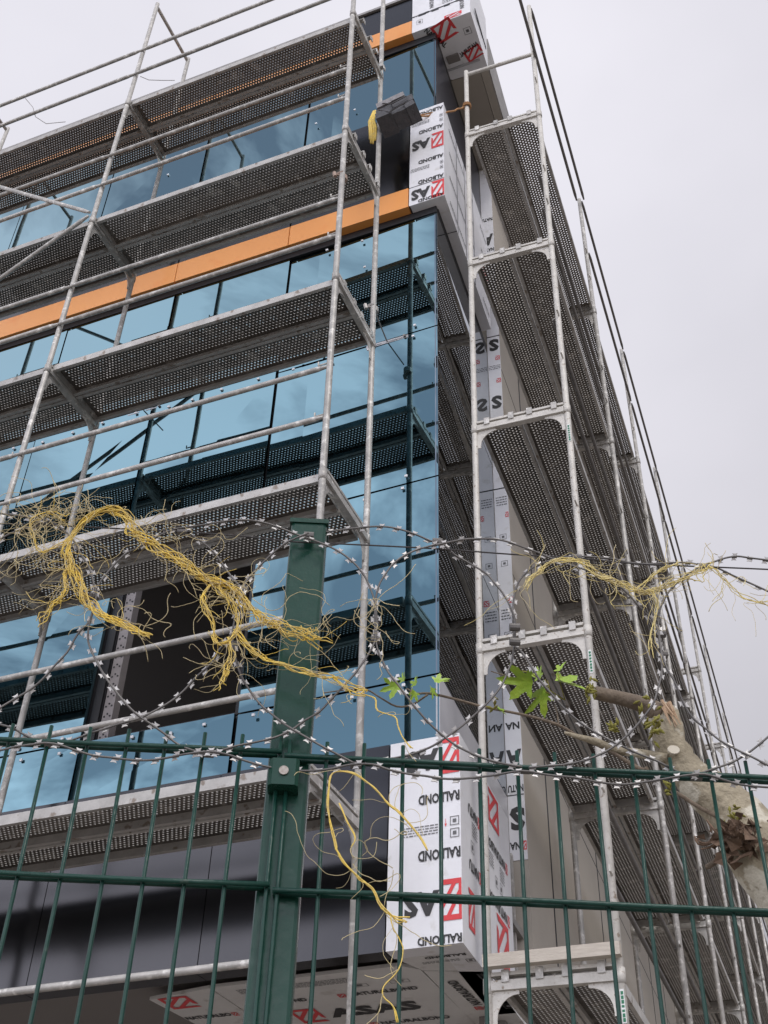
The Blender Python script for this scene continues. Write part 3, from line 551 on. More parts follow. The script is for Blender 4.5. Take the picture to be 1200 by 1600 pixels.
# --- left scaffold: local x towards the corner, y towards the building
gF, gD, gG = 'scaffold frames', 'perforated scaffold decks', 'scaffold guard rails'
LXs = [-2.609, -5.205, -7.785]
fl = frame_proto(LL+[.9], 13.08, 13.08, 13.02, 'pale galvanised frame at the corner end of the left scaffold', gF, 'galv')
tl = -.0095
fl.location = (LXs[0] + tl*(-H-6), 5.08, 0); fl.rotation_euler = (.0035, tl, 0)
for k in (1,2):
    c_ = copy_tree(fl); place(c_, (LXs[k], 5.08, 0), (0,0,0), 'galvanised upright frame, %s from the corner along the left scaffold' % ORD[k], gF)
dk0 = deck_proto()
first = True
for b in range(2):
    for i, l in enumerate(LL):
        d = dk0 if first else copy_tree(dk0); first = False
        place(d, (LXs[b+1], 5.08, l+H), (0,0,0), 'perforated steel deck on %s tier of left scaffold, %s' % (TIER[i], BAY[b]), gD)
r0 = rail_proto(LB)
tag(r0, 'guard rail of galvanised tube', 'guard rail')
first = True
for b in range(2):
    for i, l in enumerate(LL + [.9]):
        for hi, dz in (('upper',.95),('lower',.46)):
            if i == 5 and hi == 'lower': continue
            r = r0 if first else copy_tree(r0); first = False
            zz = l + dz + H + (.1 if i == 5 else 0)
            lab = 'galvanised guard rail, %s of two above %s deck, left scaffold, %s' % (hi, TIER[i], BAY[b]) if i < 5 else 'pale guard rail below the lowest deck, left scaffold, %s' % BAY[b]
            r.data = r0.data
            place(r, (LXs[b+1] + tl*0, 5.05, zz), (0,0,0), lab, gG)
br0 = None
for (a, bq, lab) in (((-5.205,9.05),(-7.785,11.17),'diagonal brace rising left from the second frame, upper of two on left scaffold'), ((-5.205,9.0),(-7.785,7.32),'diagonal brace falling left from the second frame, lower of two on left scaffold')):
    t = MB(); p0, p1 = Vector((a[0],5.02,a[1]+H)), Vector((bq[0],5.02,bq[1]+H)); dv = (p1-p0).normalized()
    t.tube([p0, p0+dv*.03, p0+dv*.09, p1], [.013,.014,.02,.02], 10)
    tag(t.build('diagonal_brace','galv',smooth=True), lab, 'brace', 'diagonal braces of left scaffold')
# --- right scaffold
angR = pi/2 - DS
base = GC + uR*.05 + nR*.98
SS = [0, 2.60, 5.23, 7.83, 10.45, 13.05, 15.65, 18.25, 20.85]
def SP(s): p = base + uS*s; return (p.x, p.y, 0)
fr = frame_proto(RL+[.2], 12.42, 11.5, 11.44, 'pale end frame of the right scaffold beside the building corner', gF, 'galv_white')
tr_ = .0065; sh = nS*(tr_*(-H-6.4))
fr.location = Vector(SP(0)) + Vector((sh.x, sh.y, 0)); fr.rotation_euler = (tr_, 0, angR)
f2 = frame_proto(RL+[.2], 12.42, 10.5, None, 'second frame', gF, 'galv')
for k in range(1, 9):
    c_ = f2 if k == 1 else copy_tree(f2)
    place(c_, SP(SS[k]), (0,0,angR), 'galvanised upright frame, %s from the corner along the right scaffold' % ORD[k], gF)
for b in range(8):
    for i, l in enumerate(RL):
        if i == 0 and b > 2: continue
        d = copy_tree(dk0); sh = nS*(tr_*(l-6.4)) if b == 0 else Vector((0,0,0))
        place(d, Vector(SP(SS[b])) + Vector((sh.x,sh.y,l+H)), (0,0,angR), 'perforated steel deck on %s tier of right scaffold, %s' % (TIER[i], BAY[b]), gD)
rshaded = r0.data.copy(); rshaded.materials[0] = M['galv_shaded']  # right rails take the shade-coloured copy of the steel
for v in rshaded.vertices: v.co.y *= .8; v.co.z *= .8
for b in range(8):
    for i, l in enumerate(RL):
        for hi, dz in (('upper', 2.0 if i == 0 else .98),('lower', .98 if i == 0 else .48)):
            r = copy_tree(r0); r.data = rshaded
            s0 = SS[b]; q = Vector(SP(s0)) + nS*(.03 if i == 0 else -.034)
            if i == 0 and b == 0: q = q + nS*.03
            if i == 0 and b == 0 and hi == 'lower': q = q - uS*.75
            place(r, (q.x, q.y, l+dz+H), (0,0,angR), 'shade-coloured guard rail, %s of two above %s deck, right scaffold, %s' % (hi, TIER[i], BAY[b]), gG)
# battens, stickers, couplers, ties on the scaffolds
def ST(s, y, z): q = Vector(SP(s)) - nS*y; return Vector((q.x, q.y, z+H))
mb = MB(); q0, q1 = ST(-.075,-.0,2.2), ST(-.075,.75,2.2); 
mb.obox((q0+q1)/2+Vector((0,0,.052)), (q1-q0)/2, uS*.028, (0,0,.034)); tag(mb.build('timber_batten','timber'), 'pale timber batten lying across the lowest transom of the right end frame', 'batten')
for k, (s, y, z, lab) in enumerate(((0,0,6.05,'middle'),(0,0,4.07,'lower'),(0,0,1.98,'lowest'))):
    t = thing('sticker', 'white and green sticker on the right end pole, %s one' % ('highest' if k == 0 else 'middle' if k == 1 else 'lowest of three'), 'sticker', ST(s,y,z), group='stickers on the scaffold pole')
    sh = nS*(tr_*(z-6.4)); c0 = ST(s,y,z) + sh - uS*.0245 + nS*.004
    mb = MB(); mb.obox(c0, nS*.011, uS*.0007, (0,0,.085)); bo = mb.build('label_face','sticker',t,Matrix.Identity(4))
    mb = MB(); rr = random.Random(k)
    for j in range(7):
        h = rr.uniform(.006,.010); mb.obox(c0 - uS*.0012 + Vector((0,0,-.07+j*.0225)), nS*.007, uS*.0004, (0,0,h))
    mb.build('label_print','sticker_green',t,Matrix.Identity(4))
def coupler(loc, lab, m='rusty'):
    t = thing('tube_coupler', lab, 'coupler', loc, group='scaffold tube couplers')
    mb = MB(); mb.tube([(0,0,-.025),(0,0,.025)], .036, 12); mb.build('clamp_ring', m, t)
    mb = MB(); mb.tube([(.03,-.03,0),(-.045,-.055,.005)], .010, 6); mb.tube([(-.045,-.055,-.02),(-.055,-.06,.03)], .017, 6); mb.tube([(-.03,-.05,.02),(.02,-.05,.02)], .012, 6); mb.build('clamp_bolt', m, t)
def lx(z): return -2.616 + tl*(z-6)
coupler((lx(8.35), 5.08, 8.32+H), 'rusty coupler clamped on the outer end pole of the left scaffold')
coupler((lx(7.45), 5.80, 7.46+H), 'grey coupler clamped on the inner end pole of the left scaffold', 'galv')
for x, lab in ((-2.66,'wall tie bracket on the glass joint beside the inner end pole'), (-5.02,'wall tie bracket on the glass joint beside the second frame')):
    t = thing('wall_tie', lab, 'wall tie', (x, 6.19, 7.47+H), group='wall tie brackets')
    mb = MB(); mb.box(-.19,.19,-.03,-.026,-.018,.018); mb.box(-.17,-.05,-.034,-.0302,-.006,.006); mb.box(.02,.14,-.034,-.0302,-.006,.006); mb.build('slotted_plate','alu',t)
    mb = MB(); mb.tube([(.16,-.035,0),(.16,-.05,0)], .012, 8); mb.tube([(.0,-.025,0),(.02,-.33,.015)], .006, 6); mb.build('anchor_bolt','galv_dull',t)
wt = MB(); wt.tube([Vector((x, 5.07, z+H)) for x, z in ((-6.72,11.98),(-6.55,11.7),(-6.45,11.45),(-6.25,11.2),(-5.98,11.08))], .004, 6)
tag(wt.build('loose_wire','galv_dull'), 'thin loose wire drooping from the top guard rail at far left', 'wire', 'loose wires on left scaffold')
wt = MB(); wt.tube([Vector((x, 5.07, z+H)) for x, z in ((-5.13,11.45),(-5.0,11.3),(-4.82,11.18),(-4.66,11.08))], .004, 6)
tag(wt.build('loose_wire','galv_dull'), 'short loose wire drooping beside the second frame onto the top deck', 'wire', 'loose wires on left scaffold')
# rope across the gap between the scaffolds, bundle of blocks and yellow tie
pL = Vector((lx(10.3)+.0, 5.80, 10.42+H)); pR = ST(0,.72,10.85)+nS*.03
mb = MB(); n = 26; pts = []
for i in range(n+1):
    f = i/n; p = pL.lerp(pR, f); p.z -= .22*4*f*(1-f)*.55; pts.append(p + Vector((random.uniform(-.006,.006),random.uniform(-.006,.006),random.uniform(-.008,.008))))
mb.tube(pts, .0095, 7); mb.tube([p + Vector((.01*sin(i*.9),-.012,.012*cos(i*.9)+.02*(1-i/n))) for i, p in enumerate(pts[:18])], .0065, 6)
for c0, rr_ in ((pL,.036),(pR,.036)):
    for dz in (-.016,0,.016): mb.tube([c0+Vector((rr_*cos(a),rr_*sin(a),dz)) for a in [k*2*pi/12 for k in range(13)]], .009, 6)
mb.tube([pL+Vector((.03,-.04,.0)),pL+Vector((.07,-.05,.10)),pL+Vector((.13,-.04,.12)),pL+Vector((.14,-.03,.05)),pL+Vector((.06,-.04,-.03)),pL+Vector((.10,-.05,-.12)),pL+Vector((.05,-.05,-.2))], .0075, 6)
tag(mb.build('tie_rope','orange_rope',smooth=True), 'frayed orange rope tied between the inner end poles of both scaffolds', 'rope')
bl = thing('block_bundle', 'bundle of grey foam blocks hanging roped beside the left inner end pole', 'bundle', (-2.46, 5.74, 10.0+H)); bl.scale = (.9,.9,.9)
rot = Matrix.Rotation(radians(24),4,'Y')
for i, (x, z, w, h, m_) in enumerate(((-.13,.06,.11,.055,'block'),(.03,.05,.10,.05,'block'),(.15,.03,.07,.05,'block'),(-.10,.19,.12,.065,'block'),(.07,.18,.11,.06,'block'),(.17,.17,.06,.06,'block'),(-.08,.32,.11,.05,'block_top'),(.07,.31,.10,.045,'block_top'))):
    a = radians(-(14) + 28 + random.uniform(-7,7)); a = -a; mb = MB()
    dx, dz = Vector((cos(a),0,-sin(a)))*w*.78, Vector((sin(a),0,cos(a)))*h*.92
    c0 = Vector((x - z*.25 + .05, random.uniform(-.03,.03), z + x*.27 + .02))
    mb.obox(c0, dx, Vector((0,.11+random.uniform(-.03,.03),0)), dz); mb.build('foam_block', m_, bl)
mb = MB(); mb.tube([(-.17,-.14,.18),(-.02,-.155,.02),(.14,-.14,.12),(.20,-.05,.2)], .007, 6); mb.tube([(-.12,-.12,.30),(.0,-.15,.17),(.16,-.14,.24)], .006, 6); mb.build('binding_cord','wire',bl)
def wander(p, d, n, step, curl, rnd, damp=.0, grav=0.):
    pts = [Vector(p)]; d = Vector(d).normalized(); ax = Vector((0,1,0)); k = rnd.uniform(-curl,curl)
    for _ in range(n):
        k = k*.62 + rnd.uniform(-curl,curl)*.75 + (rnd.uniform(-1.1,1.1) if rnd.random() < .07 else 0)
        d = Matrix.Rotation(k,3,ax) @ d; d.y += rnd.uniform(-.18,.18); d.z -= grav; d.normalize(); pts.append(pts[-1] + d*step)
    return pts
mb = MB(); rr = random.Random(3)
for i in range(9):
    x = rr.uniform(-.03,.03); mb.tube([Vector((-2.70+x*.4,5.74,10.38+H)),Vector((-2.72+x,5.73,10.2+H)),Vector((-2.70+x*1.2,5.73,10.05+H)),Vector((-2.70+x,5.735,9.86+H+rr.uniform(-.06,.06)))], .009, 5)
tag(mb.build('yellow_tie','yellow',smooth=True), 'short yellow rope tail hanging beside the grey block bundle', 'rope')

# ================================================================== FENCE AND WIRE IN FRONT
def panel(u0, u1, zoff, label, wires):
    t = thing('mesh_fence_panel', label, 'fence panel', tuple(FN*1.516 + FU*((u0+u1)/2)), group='green mesh fence panels')
    for u in wires:
        rw = random.Random(int(u*9999)); mb = MB(); mb.tube([(u+rw.uniform(-.0008,.0008),rw.uniform(-.0006,.0006),-H+.06+(H+.771+zoff)*k/9) for k in range(10)], .0029, 8); mb.build('vertical_wire','green',t,FENCE,smooth=True)
    k = 0; z = .803+zoff
    while z > -H+.05:
        mb = MB(); mb.tube([(u0+(u1-u0)*k/12,-.0066,z+.0009*sin(k*1.7+z*9)) for k in range(13)], .0037, 8); mb.tube([(u0,.0066,z),(u1,.0066,z)], .0037, 8)
        mb.build('horizontal_wire_pair','green',t,FENCE,smooth=True); z -= .1945
    return t
UL = [-0.098, -0.153, -0.206, -0.26, -0.314, -0.369, -0.425, -0.48, -0.535, -0.59, -0.645, -0.7, -0.755, -0.81, -0.865, -0.92, -0.975, -1.03, -1.085, -1.14, -1.195, -1.25, -1.305, -1.36, -1.415, -1.47, -1.525, -1.58, -1.635, -1.69]
UR_ = [-0.084, -0.03, 0.022, 0.078, 0.132, 0.188, 0.242, 0.296, 0.353, 0.408, 0.463, 0.519, 0.5740000000000001, 0.629, 0.684, 0.739, 0.794, 0.849, 0.904, 0.959, 1.014, 1.069, 1.124, 1.179, 1.234, 1.289, 1.344, 1.399, 1.454, 1.509, 1.564, 1.619, 1.674, 1.729, 1.784, 1.839, 1.894]
panel(-1.7, UL[0]+.004, .006, 'green welded mesh fence panel left of the tall post', UL)
panel(UR_[0]-.006, 1.9, .0, 'green welded mesh fence panel right of the tall post', UR_)
PU0, PU1, BRU = -0.1135, -0.0570, -0.0880
PU1 += .003; pw = (PU1-PU0)/2; pc = (PU0+PU1)/2
t = thing('fence_post', 'tall green square fence post rising above the mesh and razor wire', 'fence post', tuple(FN*1.55 + FU*pc))
mb = MB(); r_ = .006; y0, y1 = .012, .062
pl = [(PU0,y0+r_),(PU0+r_*.3,y0+r_*.3),(PU0+r_,y0),(PU1-r_,y0),(PU1-r_*.3,y0+r_*.3),(PU1,y0+r_),(PU1,y1),(PU0,y1)]
mb.prism(pl, -H, 1.243); mb.build('post_tube','green_post',t,FENCE)
mb = MB(); mb.box(PU0-.0025,PU1+.0025,y0-.003,y1+.003,1.2435,1.252); mb.prism([(PU0+.004,y0+.004),(PU1-.004,y0+.004),(PU1-.004,y1-.004),(PU0+.004,y1-.004)],1.252,1.256); mb.build('post_cap','green_post',t,FENCE)
mb = MB(); cu_ = BRU
mb.prism([(cu_-.021,-.016),(cu_-.016,-.021),(cu_+.016,-.021),(cu_+.021,-.016),(cu_+.021,.0115),(cu_-.021,.0115)], .752, .792); bk_ = mb.build('wire_clamp','green_post',t,FENCE)
mb = MB(); mb.tube([(cu_,-.0215,.772),(cu_,-.0240,.772)], .0068, 14); mb.build('clamp_bolt','bolt',bk_,FENCE)
mb = MB(); mb.prism([(cu_-.021,-.016),(cu_+.021,-.016),(cu_+.021,.0115),(cu_-.021,.0115)], .2, .235); mb.build('wire_clamp','green_post',t,FENCE)

def smooth_path(pts, sub=4):
    P = [Vector(p) for p in pts]; out = []
    for i in range(len(P)-1):
        p0, p1, p2, p3 = P[max(i-1,0)], P[i], P[i+1], P[min(i+2,len(P)-1)]
        for k in range(sub):
            t_ = k/sub; out.append(.5*((2*p1)+(p2-p0)*t_+(2*p0-5*p1+4*p2-p3)*t_*t_+(3*p1-p0-3*p2+p3)*t_**3))
    out.append(P[-1]); return out
t = thing('razor_wire', 'coil of looping razor wire with bright barbs strung above the green fence', 'razor wire', tuple(FN*1.516))
for si, (w, pts) in enumerate(RAZOR):
    P = smooth_path([(u, w + .006*sin(i*.7+si), v) for i, (u, v) in enumerate(pts)], 3)
    mb = MB(); mb.tube(P, .0016, 7); st = mb.build('wire_loop','razor',t,FENCE,smooth=True)
    bm = MB(); rr = random.Random(si); acc = .012; a0 = rr.uniform(0,6)
    for i in range(len(P)-1):
        sg = P[i+1]-P[i]; l = sg.length; 
        if l < 1e-6: continue
        tg = sg.normalized()
        while acc < l:
            c0 = P[i] + tg*acc; acc += .0285 + rr.uniform(-.001,.001)
            fy = Vector((0,1,0)); sd = tg.cross(fy).normalized(); a0 += rr.uniform(.1,.9)
            q = Matrix.Rotation(rr.uniform(-.45,.45), 3, tg); sd = q @ sd; nn = tg.cross(sd).normalized()
            tl_ = tg*.0052; k_ = .62
            # one pressed barb plate: a bow-tie with four points, wrapped round the core wire
            for sgn in (1,-1):
                sh_ = tg*(.0026*sgn) - nn*.0021; L0 = tg*.0041; L1 = tg*.0030
                a = [c0-L1+sd*.0004*sgn+sh_, c0+L1+sd*.0004*sgn+sh_, c0+L1*.9+sd*.0030*sgn+sh_, c0+L0*1.15+sd*.0062*sgn+sh_, c0+sd*.0054*sgn+sh_, c0-L0*1.15+sd*.0062*sgn+sh_, c0-L1*.9+sd*.0030*sgn+sh_]
                h_ = nn*.0006
                n_ = len(a); bm.add([p-h_ for p in a]+[p+h_ for p in a], [tuple(range(n_)), tuple(range(2*n_-1,n_-1,-1))]+[(k,n_+k,n_+(k+1)%n_,(k+1)%n_) for k in range(n_)])
            bm.obox(c0 - nn*.0022, tg*.0040, sd*.0026, nn*.0008)
        acc -= l
    bm.build('barbs','barb',st,FENCE)
# clips that bunch the loops together
for (u, v) in CLIPS:
    mb = MB(); mb.tube([(u-.008,.0,v),(u+.008,.0,v)], .0065, 10); mb.build('bunching_clip','razor',t,FENCE)
mb = MB(); w, pts = WIRE
mb.tube(smooth_path([(u,w,v) for u, v in pts], 4), .0013, 6)
tag(mb.build('tension_wire','wire',frame=FENCE), 'thin dark tension wire running through the tops of the razor loops', 'wire')

def rope(name, label, paths, seed, nstr, amp, nf, pale, thin=.0011, mt='yellow'):
    rnd = random.Random(seed)
    t = thing(name, label, 'rope', tuple(FN*1.48 + FU*paths[0][1][0][0]), group='frayed yellow ropes')
    core = MB(); fib = MB()
    for kind, pts in paths:
        P = smooth_path([(u, -.034, v) for u, v in pts], 4)
        ns = nstr if kind == 'main' else (max(3, nstr//2) if kind in ('loop','tail') else 2)
        am = amp*(1 if kind == 'main' else .75 if kind == 'loop' else .6 if kind == 'tail' else .2)
        for s_ in range(ns):
            ph, fq = rnd.uniform(0,6.28), rnd.uniform(.25,.5); a_ = am*rnd.uniform(.2,1); o = []
            jit = Vector((0,0,0))
            for i, p in enumerate(P):
                jit = jit*.8 + Vector((rnd.gauss(0,.0013),rnd.gauss(0,.0011),rnd.gauss(0,.0013)))*(amp/.008)
                end = 1 + 1.6*max(0, (i/len(P)-.8)/.2 if kind != 'loop' else 0)
                o.append(p + Vector((cos(ph+i*fq)*a_*end, sin(ph+i*fq)*a_*.7, sin(ph+i*fq*1.1)*a_*end)) + jit*end)
            core.tube(o, thin*rnd.uniform(.8,1.35), 5)
        for _ in range(int(nf*.42*len(P)/40)):
            i = rnd.randrange(len(P)); p = P[i] + Vector((rnd.gauss(0,am),rnd.gauss(0,.004),rnd.gauss(0,am)))
            tg = (P[min(i+1,len(P)-1)]-P[max(i-1,0)]).normalized(); d = tg + Vector((rnd.gauss(0,.7),rnd.gauss(0,.2),rnd.gauss(0,.7)))
            (fib if rnd.random() < pale else core).tube(wander(p, d, rnd.randint(8,24), .0042, .22, rnd, grav=.03), .00042*rnd.uniform(.7,1.3), 4)
    core.build('twisted_strands',mt,t,FENCE,smooth=True)
    if fib.v: fib.build('loose_fibres','straw',t,FENCE,smooth=True)['kind'] = 'stuff'
    return t, fib
t, _ = rope('frayed_rope', 'frayed yellow rope looped and knotted in the razor wire left of the post', ROPE_LEFT, 11, 13, .0072, 46, .8, .00072)
rnd = random.Random(5); fb = MB()
for (u, v), n_, sp_ in TANGLES:
    for _ in range(int(n_*.42)):
        p = Vector((u+rnd.gauss(0,sp_), -.03+rnd.gauss(0,.006), v+rnd.gauss(0,sp_*.6)))
        fb.tube(wander(p, (rnd.uniform(-1,1),0,rnd.uniform(-1,1)), rnd.randint(12,36), .0042, .30, rnd), .00045*rnd.uniform(.7,1.3), 4)
fb.build('fibre_tangle','straw',t,FENCE,smooth=True)['kind'] = 'stuff'
rope('frayed_rope', 'frayed pale yellow rope spread in the razor wire in front of the right scaffold', ROPE_RIGHT, 12, 9, .0062, 60, .45, .00062, 'yellow_pale')
rope('frayed_rope', 'thin yellow rope hanging in a loop from the fence top onto the mesh', ROPE_LOW, 13, 4, .0014, 14, .95, .00072)

# ================================================================== TREE BEHIND THE FENCE
TW = .40
ul, vl, rl = LIMB[0]
t = thing('plane_tree', 'lopped plane tree limb with broken stub and a few fresh leaves behind the fence', 'tree', tuple(FN*(1.516+TW) + FU*(ul+.12)))
P = smooth_path([(ul+.16,TW+.1,-H-.02),(ul+.12,TW+.06,-.6),(ul+.08,TW+.02,.3)] + [(u,TW,v) for u, v, r in LIMB], 4)
R0 = [.12,.11,.10] + [r for _,_,r in LIMB]; R1 = []
for i in range(len(R0)-1):
    for k in range(4): R1.append((R0[i]+(R0[i+1]-R0[i])*k/4)*(1+random.uniform(-.05,.05)))
R1.append(R0[-1]*.8); mb = MB(); mb.tube(P, R1, 18)
mb.v = [(x+random.gauss(0,.0012), y+random.gauss(0,.0012), z+random.gauss(0,.0012)) for x,y,z in mb.v]
limb = mb.build('trunk','bark',t,FENCE,smooth=True)
mb = MB(); ps = smooth_path([(u,TW-.01,v) for u,v,r in STUB],3); rs=[]
for i in range(len(STUB)-1):
    for k in range(3): rs.append(STUB[i][2]+(STUB[i+1][2]-STUB[i][2])*k/3)
rs.append(STUB[-1][2]); mb.tube(ps, rs, 12); mb.build('broken_stub','bark_dark',t,FENCE,smooth=True)
u0,v0,_ = STUB[0]; rnd = random.Random(9); mb = MB()
for i in range(9):
    a = rnd.uniform(0,6.28); p = Vector((u0+.004+rnd.gauss(0,.006),TW-.024+rnd.uniform(-.012,.01),v0+.004+rnd.gauss(0,.010)))
    mb.tube([p, p+Vector((rnd.uniform(.0,.025),rnd.uniform(-.01,.0),rnd.uniform(-.055,-.02)))], [.0032,.001], 5)
mb.build('torn_wood','wood',t,FENCE)
mb = MB(); su, sv = SPOTS['scar']; mb.tube([(su,TW-.0355,sv),(su,TW-.0385,sv)], [.0115,.011], 16); mb.v = [(x, y, sv+(z-sv)*.75) for x,y,z in mb.v]; mb.build('pruning_scar','cut',t,FENCE)
for tw in TWIGS:
    mb = MB(); P = smooth_path([(u,TW-.02+.01*sin(i),v) for i,(u,v,r) in enumerate(tw)],3); rs=[]
    for i in range(len(tw)-1):
        for k in range(3): rs.append(tw[i][2]+(tw[i+1][2]-tw[i][2])*k/3)
    rs.append(tw[-1][2]*.6); mb.tube(P, [max(r,.0012) for r in rs], 8); mb.build('twig','bark_dark' if tw[0][2] < .008 else 'bark',t,FENCE,smooth=True)
# plane-tree leaves: lobed outline, folded along the midrib
def leaf_outline():
    lobes = [(0,.66,.26),(radians(48),.60,.24),(radians(102),.40,.22)]; h = []
    prev = None
    for a, r, w in lobes:      # one side, tip of the leaf first
        if a == 0: h += [(0,r),(.10,r*.84),(.22,r*.72),(.26,r*.55)]
        else: h += [(a-.40,.23),(a-.26,r*.58),(a-.22,r*.76),(a-.06,r*.88),(a,r),(a+.08,r*.84),(a+.24,r*.70),(a+.28,r*.54)]
    h += [(radians(140),.15),(pi,.30*.5)]
    one = [(.36+r*cos(a), r*sin(a)) for a, r in h]
    return one[::-1] + [(x,-y) for x, y in one[1:-1]]
LEAF = leaf_outline()
def leaf(c, ang_, L_, fold, roll, dm='leaf', curl=.3):
    mb = MB(); u, v = c; vs = []
    e1 = Vector((cos(ang_),0,sin(ang_))); e2 = Vector((-sin(ang_)*cos(roll), sin(roll), cos(ang_)*cos(roll))); nn = e1.cross(e2)
    def W_(x, y): return Vector((u,TW-.035,v)) + e1*(x*L_) + e2*(y*L_) + nn*(abs(y)*fold*L_ - curl*x*x*L_)
    ring = []
    for i in range(len(LEAF)):
        (xa,ya),(xb,yb) = LEAF[i], LEAF[(i+1)%len(LEAF)]
        for k in range(2): ring.append((xa+(xb-xa)*k/2, ya+(yb-ya)*k/2))
    n_ = len(ring)
    def mid(p, f): return (p[0]*f+.36*(1-f), p[1]*f)
    vs = [W_(*p) for p in ring] + [W_(*mid(p,.5)) for p in ring] + [W_(.36,0)]
    fs = [(i,(i+1)%n_,n_+(i+1)%n_,n_+i) for i in range(n_)] + [(n_+i,n_+(i+1)%n_,2*n_) for i in range(n_)]
    mb.add(vs, fs); return mb.build('leaf', dm, t, FENCE, smooth=True)
px = 1/823.
sk = MB()
for k in ('L1','L2','L3','L4'):
    u, v = SPOTS[k]; sk.tube([(u,TW-.035,v),(u+.004,TW-.03,v-.018),(.398,TW-.02,1.150)], .0010, 5)
sk.tube([(.352,TW-.035,1.183),(.335,TW-.035,1.196),(.318,TW-.035,1.200)], .0011, 5)
sk.build('leaf_stalk','bud',t,FENCE,smooth=True)
for (k, a, L_, fo, ro, cu_) in (('L1',186,66,.35,.85,.45),('L2',248,66,.4,1.05,.25),('L3',-6,70,.35,.75,.15),('L4',70,30,.3,1.0,.2),('L1',110,30,.3,1.0,.2)):
    leaf(SPOTS[k], radians(a), L_*px, fo, ro, 'leaf', cu_)
for (k, a, L_, fo, ro) in (('S1',30,34,.3,.5),('S1',-75,26,.3,.9),('S2',250,24,.3,.6),('S3',200,40,.25,.3),('S3',110,22,.4,1.0),('S2',100,24,.4,1.0),('b6',-20,22,.4,.9)):
    leaf(SPOTS[k], radians(a), L_*px, fo, ro, 'leaf', .2)
bd = MB(); rnd = random.Random(21)
for k, n_, sp_ in (('b1',18,.009),('b2',30,.013),('b3',9,.008),('b4',9,.007),('b5',18,.013),('b7',8,.006),('b6',7,.006)):
    u, v = SPOTS[k]
    for _ in range(n_):
        p = Vector((u+rnd.gauss(0,sp_*.55),TW-.045+rnd.uniform(-.02,.02),v+rnd.gauss(0,sp_)))
        d = Vector((rnd.gauss(0,1),rnd.gauss(0,1),rnd.gauss(0,1))).normalized()*rnd.uniform(.005,.011)
        bd.tube([p-d,p,p+d], [.0008,.0032,.0008], 5)
bd.build('buds','bud',t,FENCE,smooth=True)['kind'] = 'stuff'
bd = MB(); u, v = SPOTS['burl']
for _ in range(120):
    p = Vector((u+rnd.gauss(.004,.023),TW-.05+rnd.uniform(-.05,.03),v+rnd.gauss(-.004,.012)))
    a = Vector((rnd.gauss(0,1),rnd.gauss(0,1),rnd.gauss(0,.6))).normalized(); b_ = a.orthogonal().normalized(); b_ = Matrix.Rotation(rnd.uniform(0,6.28),3,a) @ b_
    n_ = a.cross(b_); l_ = rnd.uniform(.008,.020); w_ = l_*rnd.uniform(.35,.7); cu = rnd.uniform(.3,.8)*w_
    bd.add([p-a*l_, p-a*l_*.2-b_*w_+n_*cu, p-a*l_*.1, p-a*l_*.2+b_*w_+n_*cu, p+a*l_*.8-n_*cu*.6], [(0,1,2),(0,2,3),(1,4,2),(2,4,3)])
for _ in range(8):
    p = Vector((u+rnd.gauss(-.01,.03),TW-.06,v+rnd.gauss(0,.012))); bd.tube(wander(p,(rnd.uniform(-1,.3),0,rnd.uniform(-.6,.3)),7,.007,.3,rnd),[.0035-.0003*i for i in range(8)],5)
bd.build('dry_leaf_clump','dry',t,FENCE)['kind'] = 'stuff'

# ================================================================== LIGHT
SUN_EL, SUN_AZ = radians(50), radians(138)      # behind the camera, hidden by thin cloud
w = bpy.data.worlds.new('World'); scn.world = w; w.use_nodes = True
nt = w.node_tree; N = nt.nodes; L = nt.links; N.clear()
out = N.new('ShaderNodeOutputWorld'); mix = N.new('ShaderNodeMixShader')
sky = N.new('ShaderNodeTexSky'); sky.sky_type = 'NISHITA'; sky.sun_disc = False; sky.sun_elevation = SUN_EL; sky.sun_rotation = SUN_AZ
bs = N.new('ShaderNodeBackground'); bs.inputs['Strength'].default_value = .10; L.new(sky.outputs['Color'], bs.inputs['Color'])
bc = N.new('ShaderNodeBackground')
tc = N.new('ShaderNodeTexCoord'); sep = N.new('ShaderNodeSeparateXYZ'); L.new(tc.outputs['Generated'], sep.inputs['Vector'])
def math_(op, a, b=None, clamp=False):
    n = N.new('ShaderNodeMath'); n.operation = op; n.use_clamp = clamp
    for i, x in enumerate((a, b)):
        if x is None: continue
        if isinstance(x, (int, float)): n.inputs[i].default_value = x
        else: L.new(x, n.inputs[i])
    return n.outputs[0]
nz = N.new('ShaderNodeTexNoise'); nz.inputs['Scale'].default_value = 3.2; nz.inputs['Detail'].default_value = 7; nz.inputs['Roughness'].default_value = .58; nz.inputs['Distortion'].default_value = .6
mp = N.new('ShaderNodeMapping'); mp.inputs['Scale'].default_value = (1,1,1.7); mp.inputs['Location'].default_value = (2.3,.7,1.1)
L.new(tc.outputs['Generated'], mp.inputs['Vector']); L.new(mp.outputs['Vector'], nz.inputs['Vector'])
back = math_('MULTIPLY', math_('ADD', sep.outputs['Y'], math_('MAXIMUM', sep.outputs['Y'], 0.0)), 1.6)                       # closed overcast ahead, broken cloud behind
fac = math_('ADD', math_('MULTIPLY', math_('SUBTRACT', nz.outputs['Fac'], .49), 6.0), math_('ADD', back, 1.15))
fac = math_('ADD', fac, math_('MULTIPLY', math_('MULTIPLY', math_('SUBTRACT', .74, sep.outputs['Z']), math_('MAXIMUM', math_('MULTIPLY', sep.outputs['Y'], -1.0), 0.0)), 1.6))
fac = math_('MAXIMUM', math_('MINIMUM', fac, 1.0), CLOUD_MIN)
n2 = N.new('ShaderNodeTexNoise'); n2.inputs['Scale'].default_value = 1.6; n2.inputs['Detail'].default_value = 5; L.new(mp.outputs['Vector'], n2.inputs['Vector'])
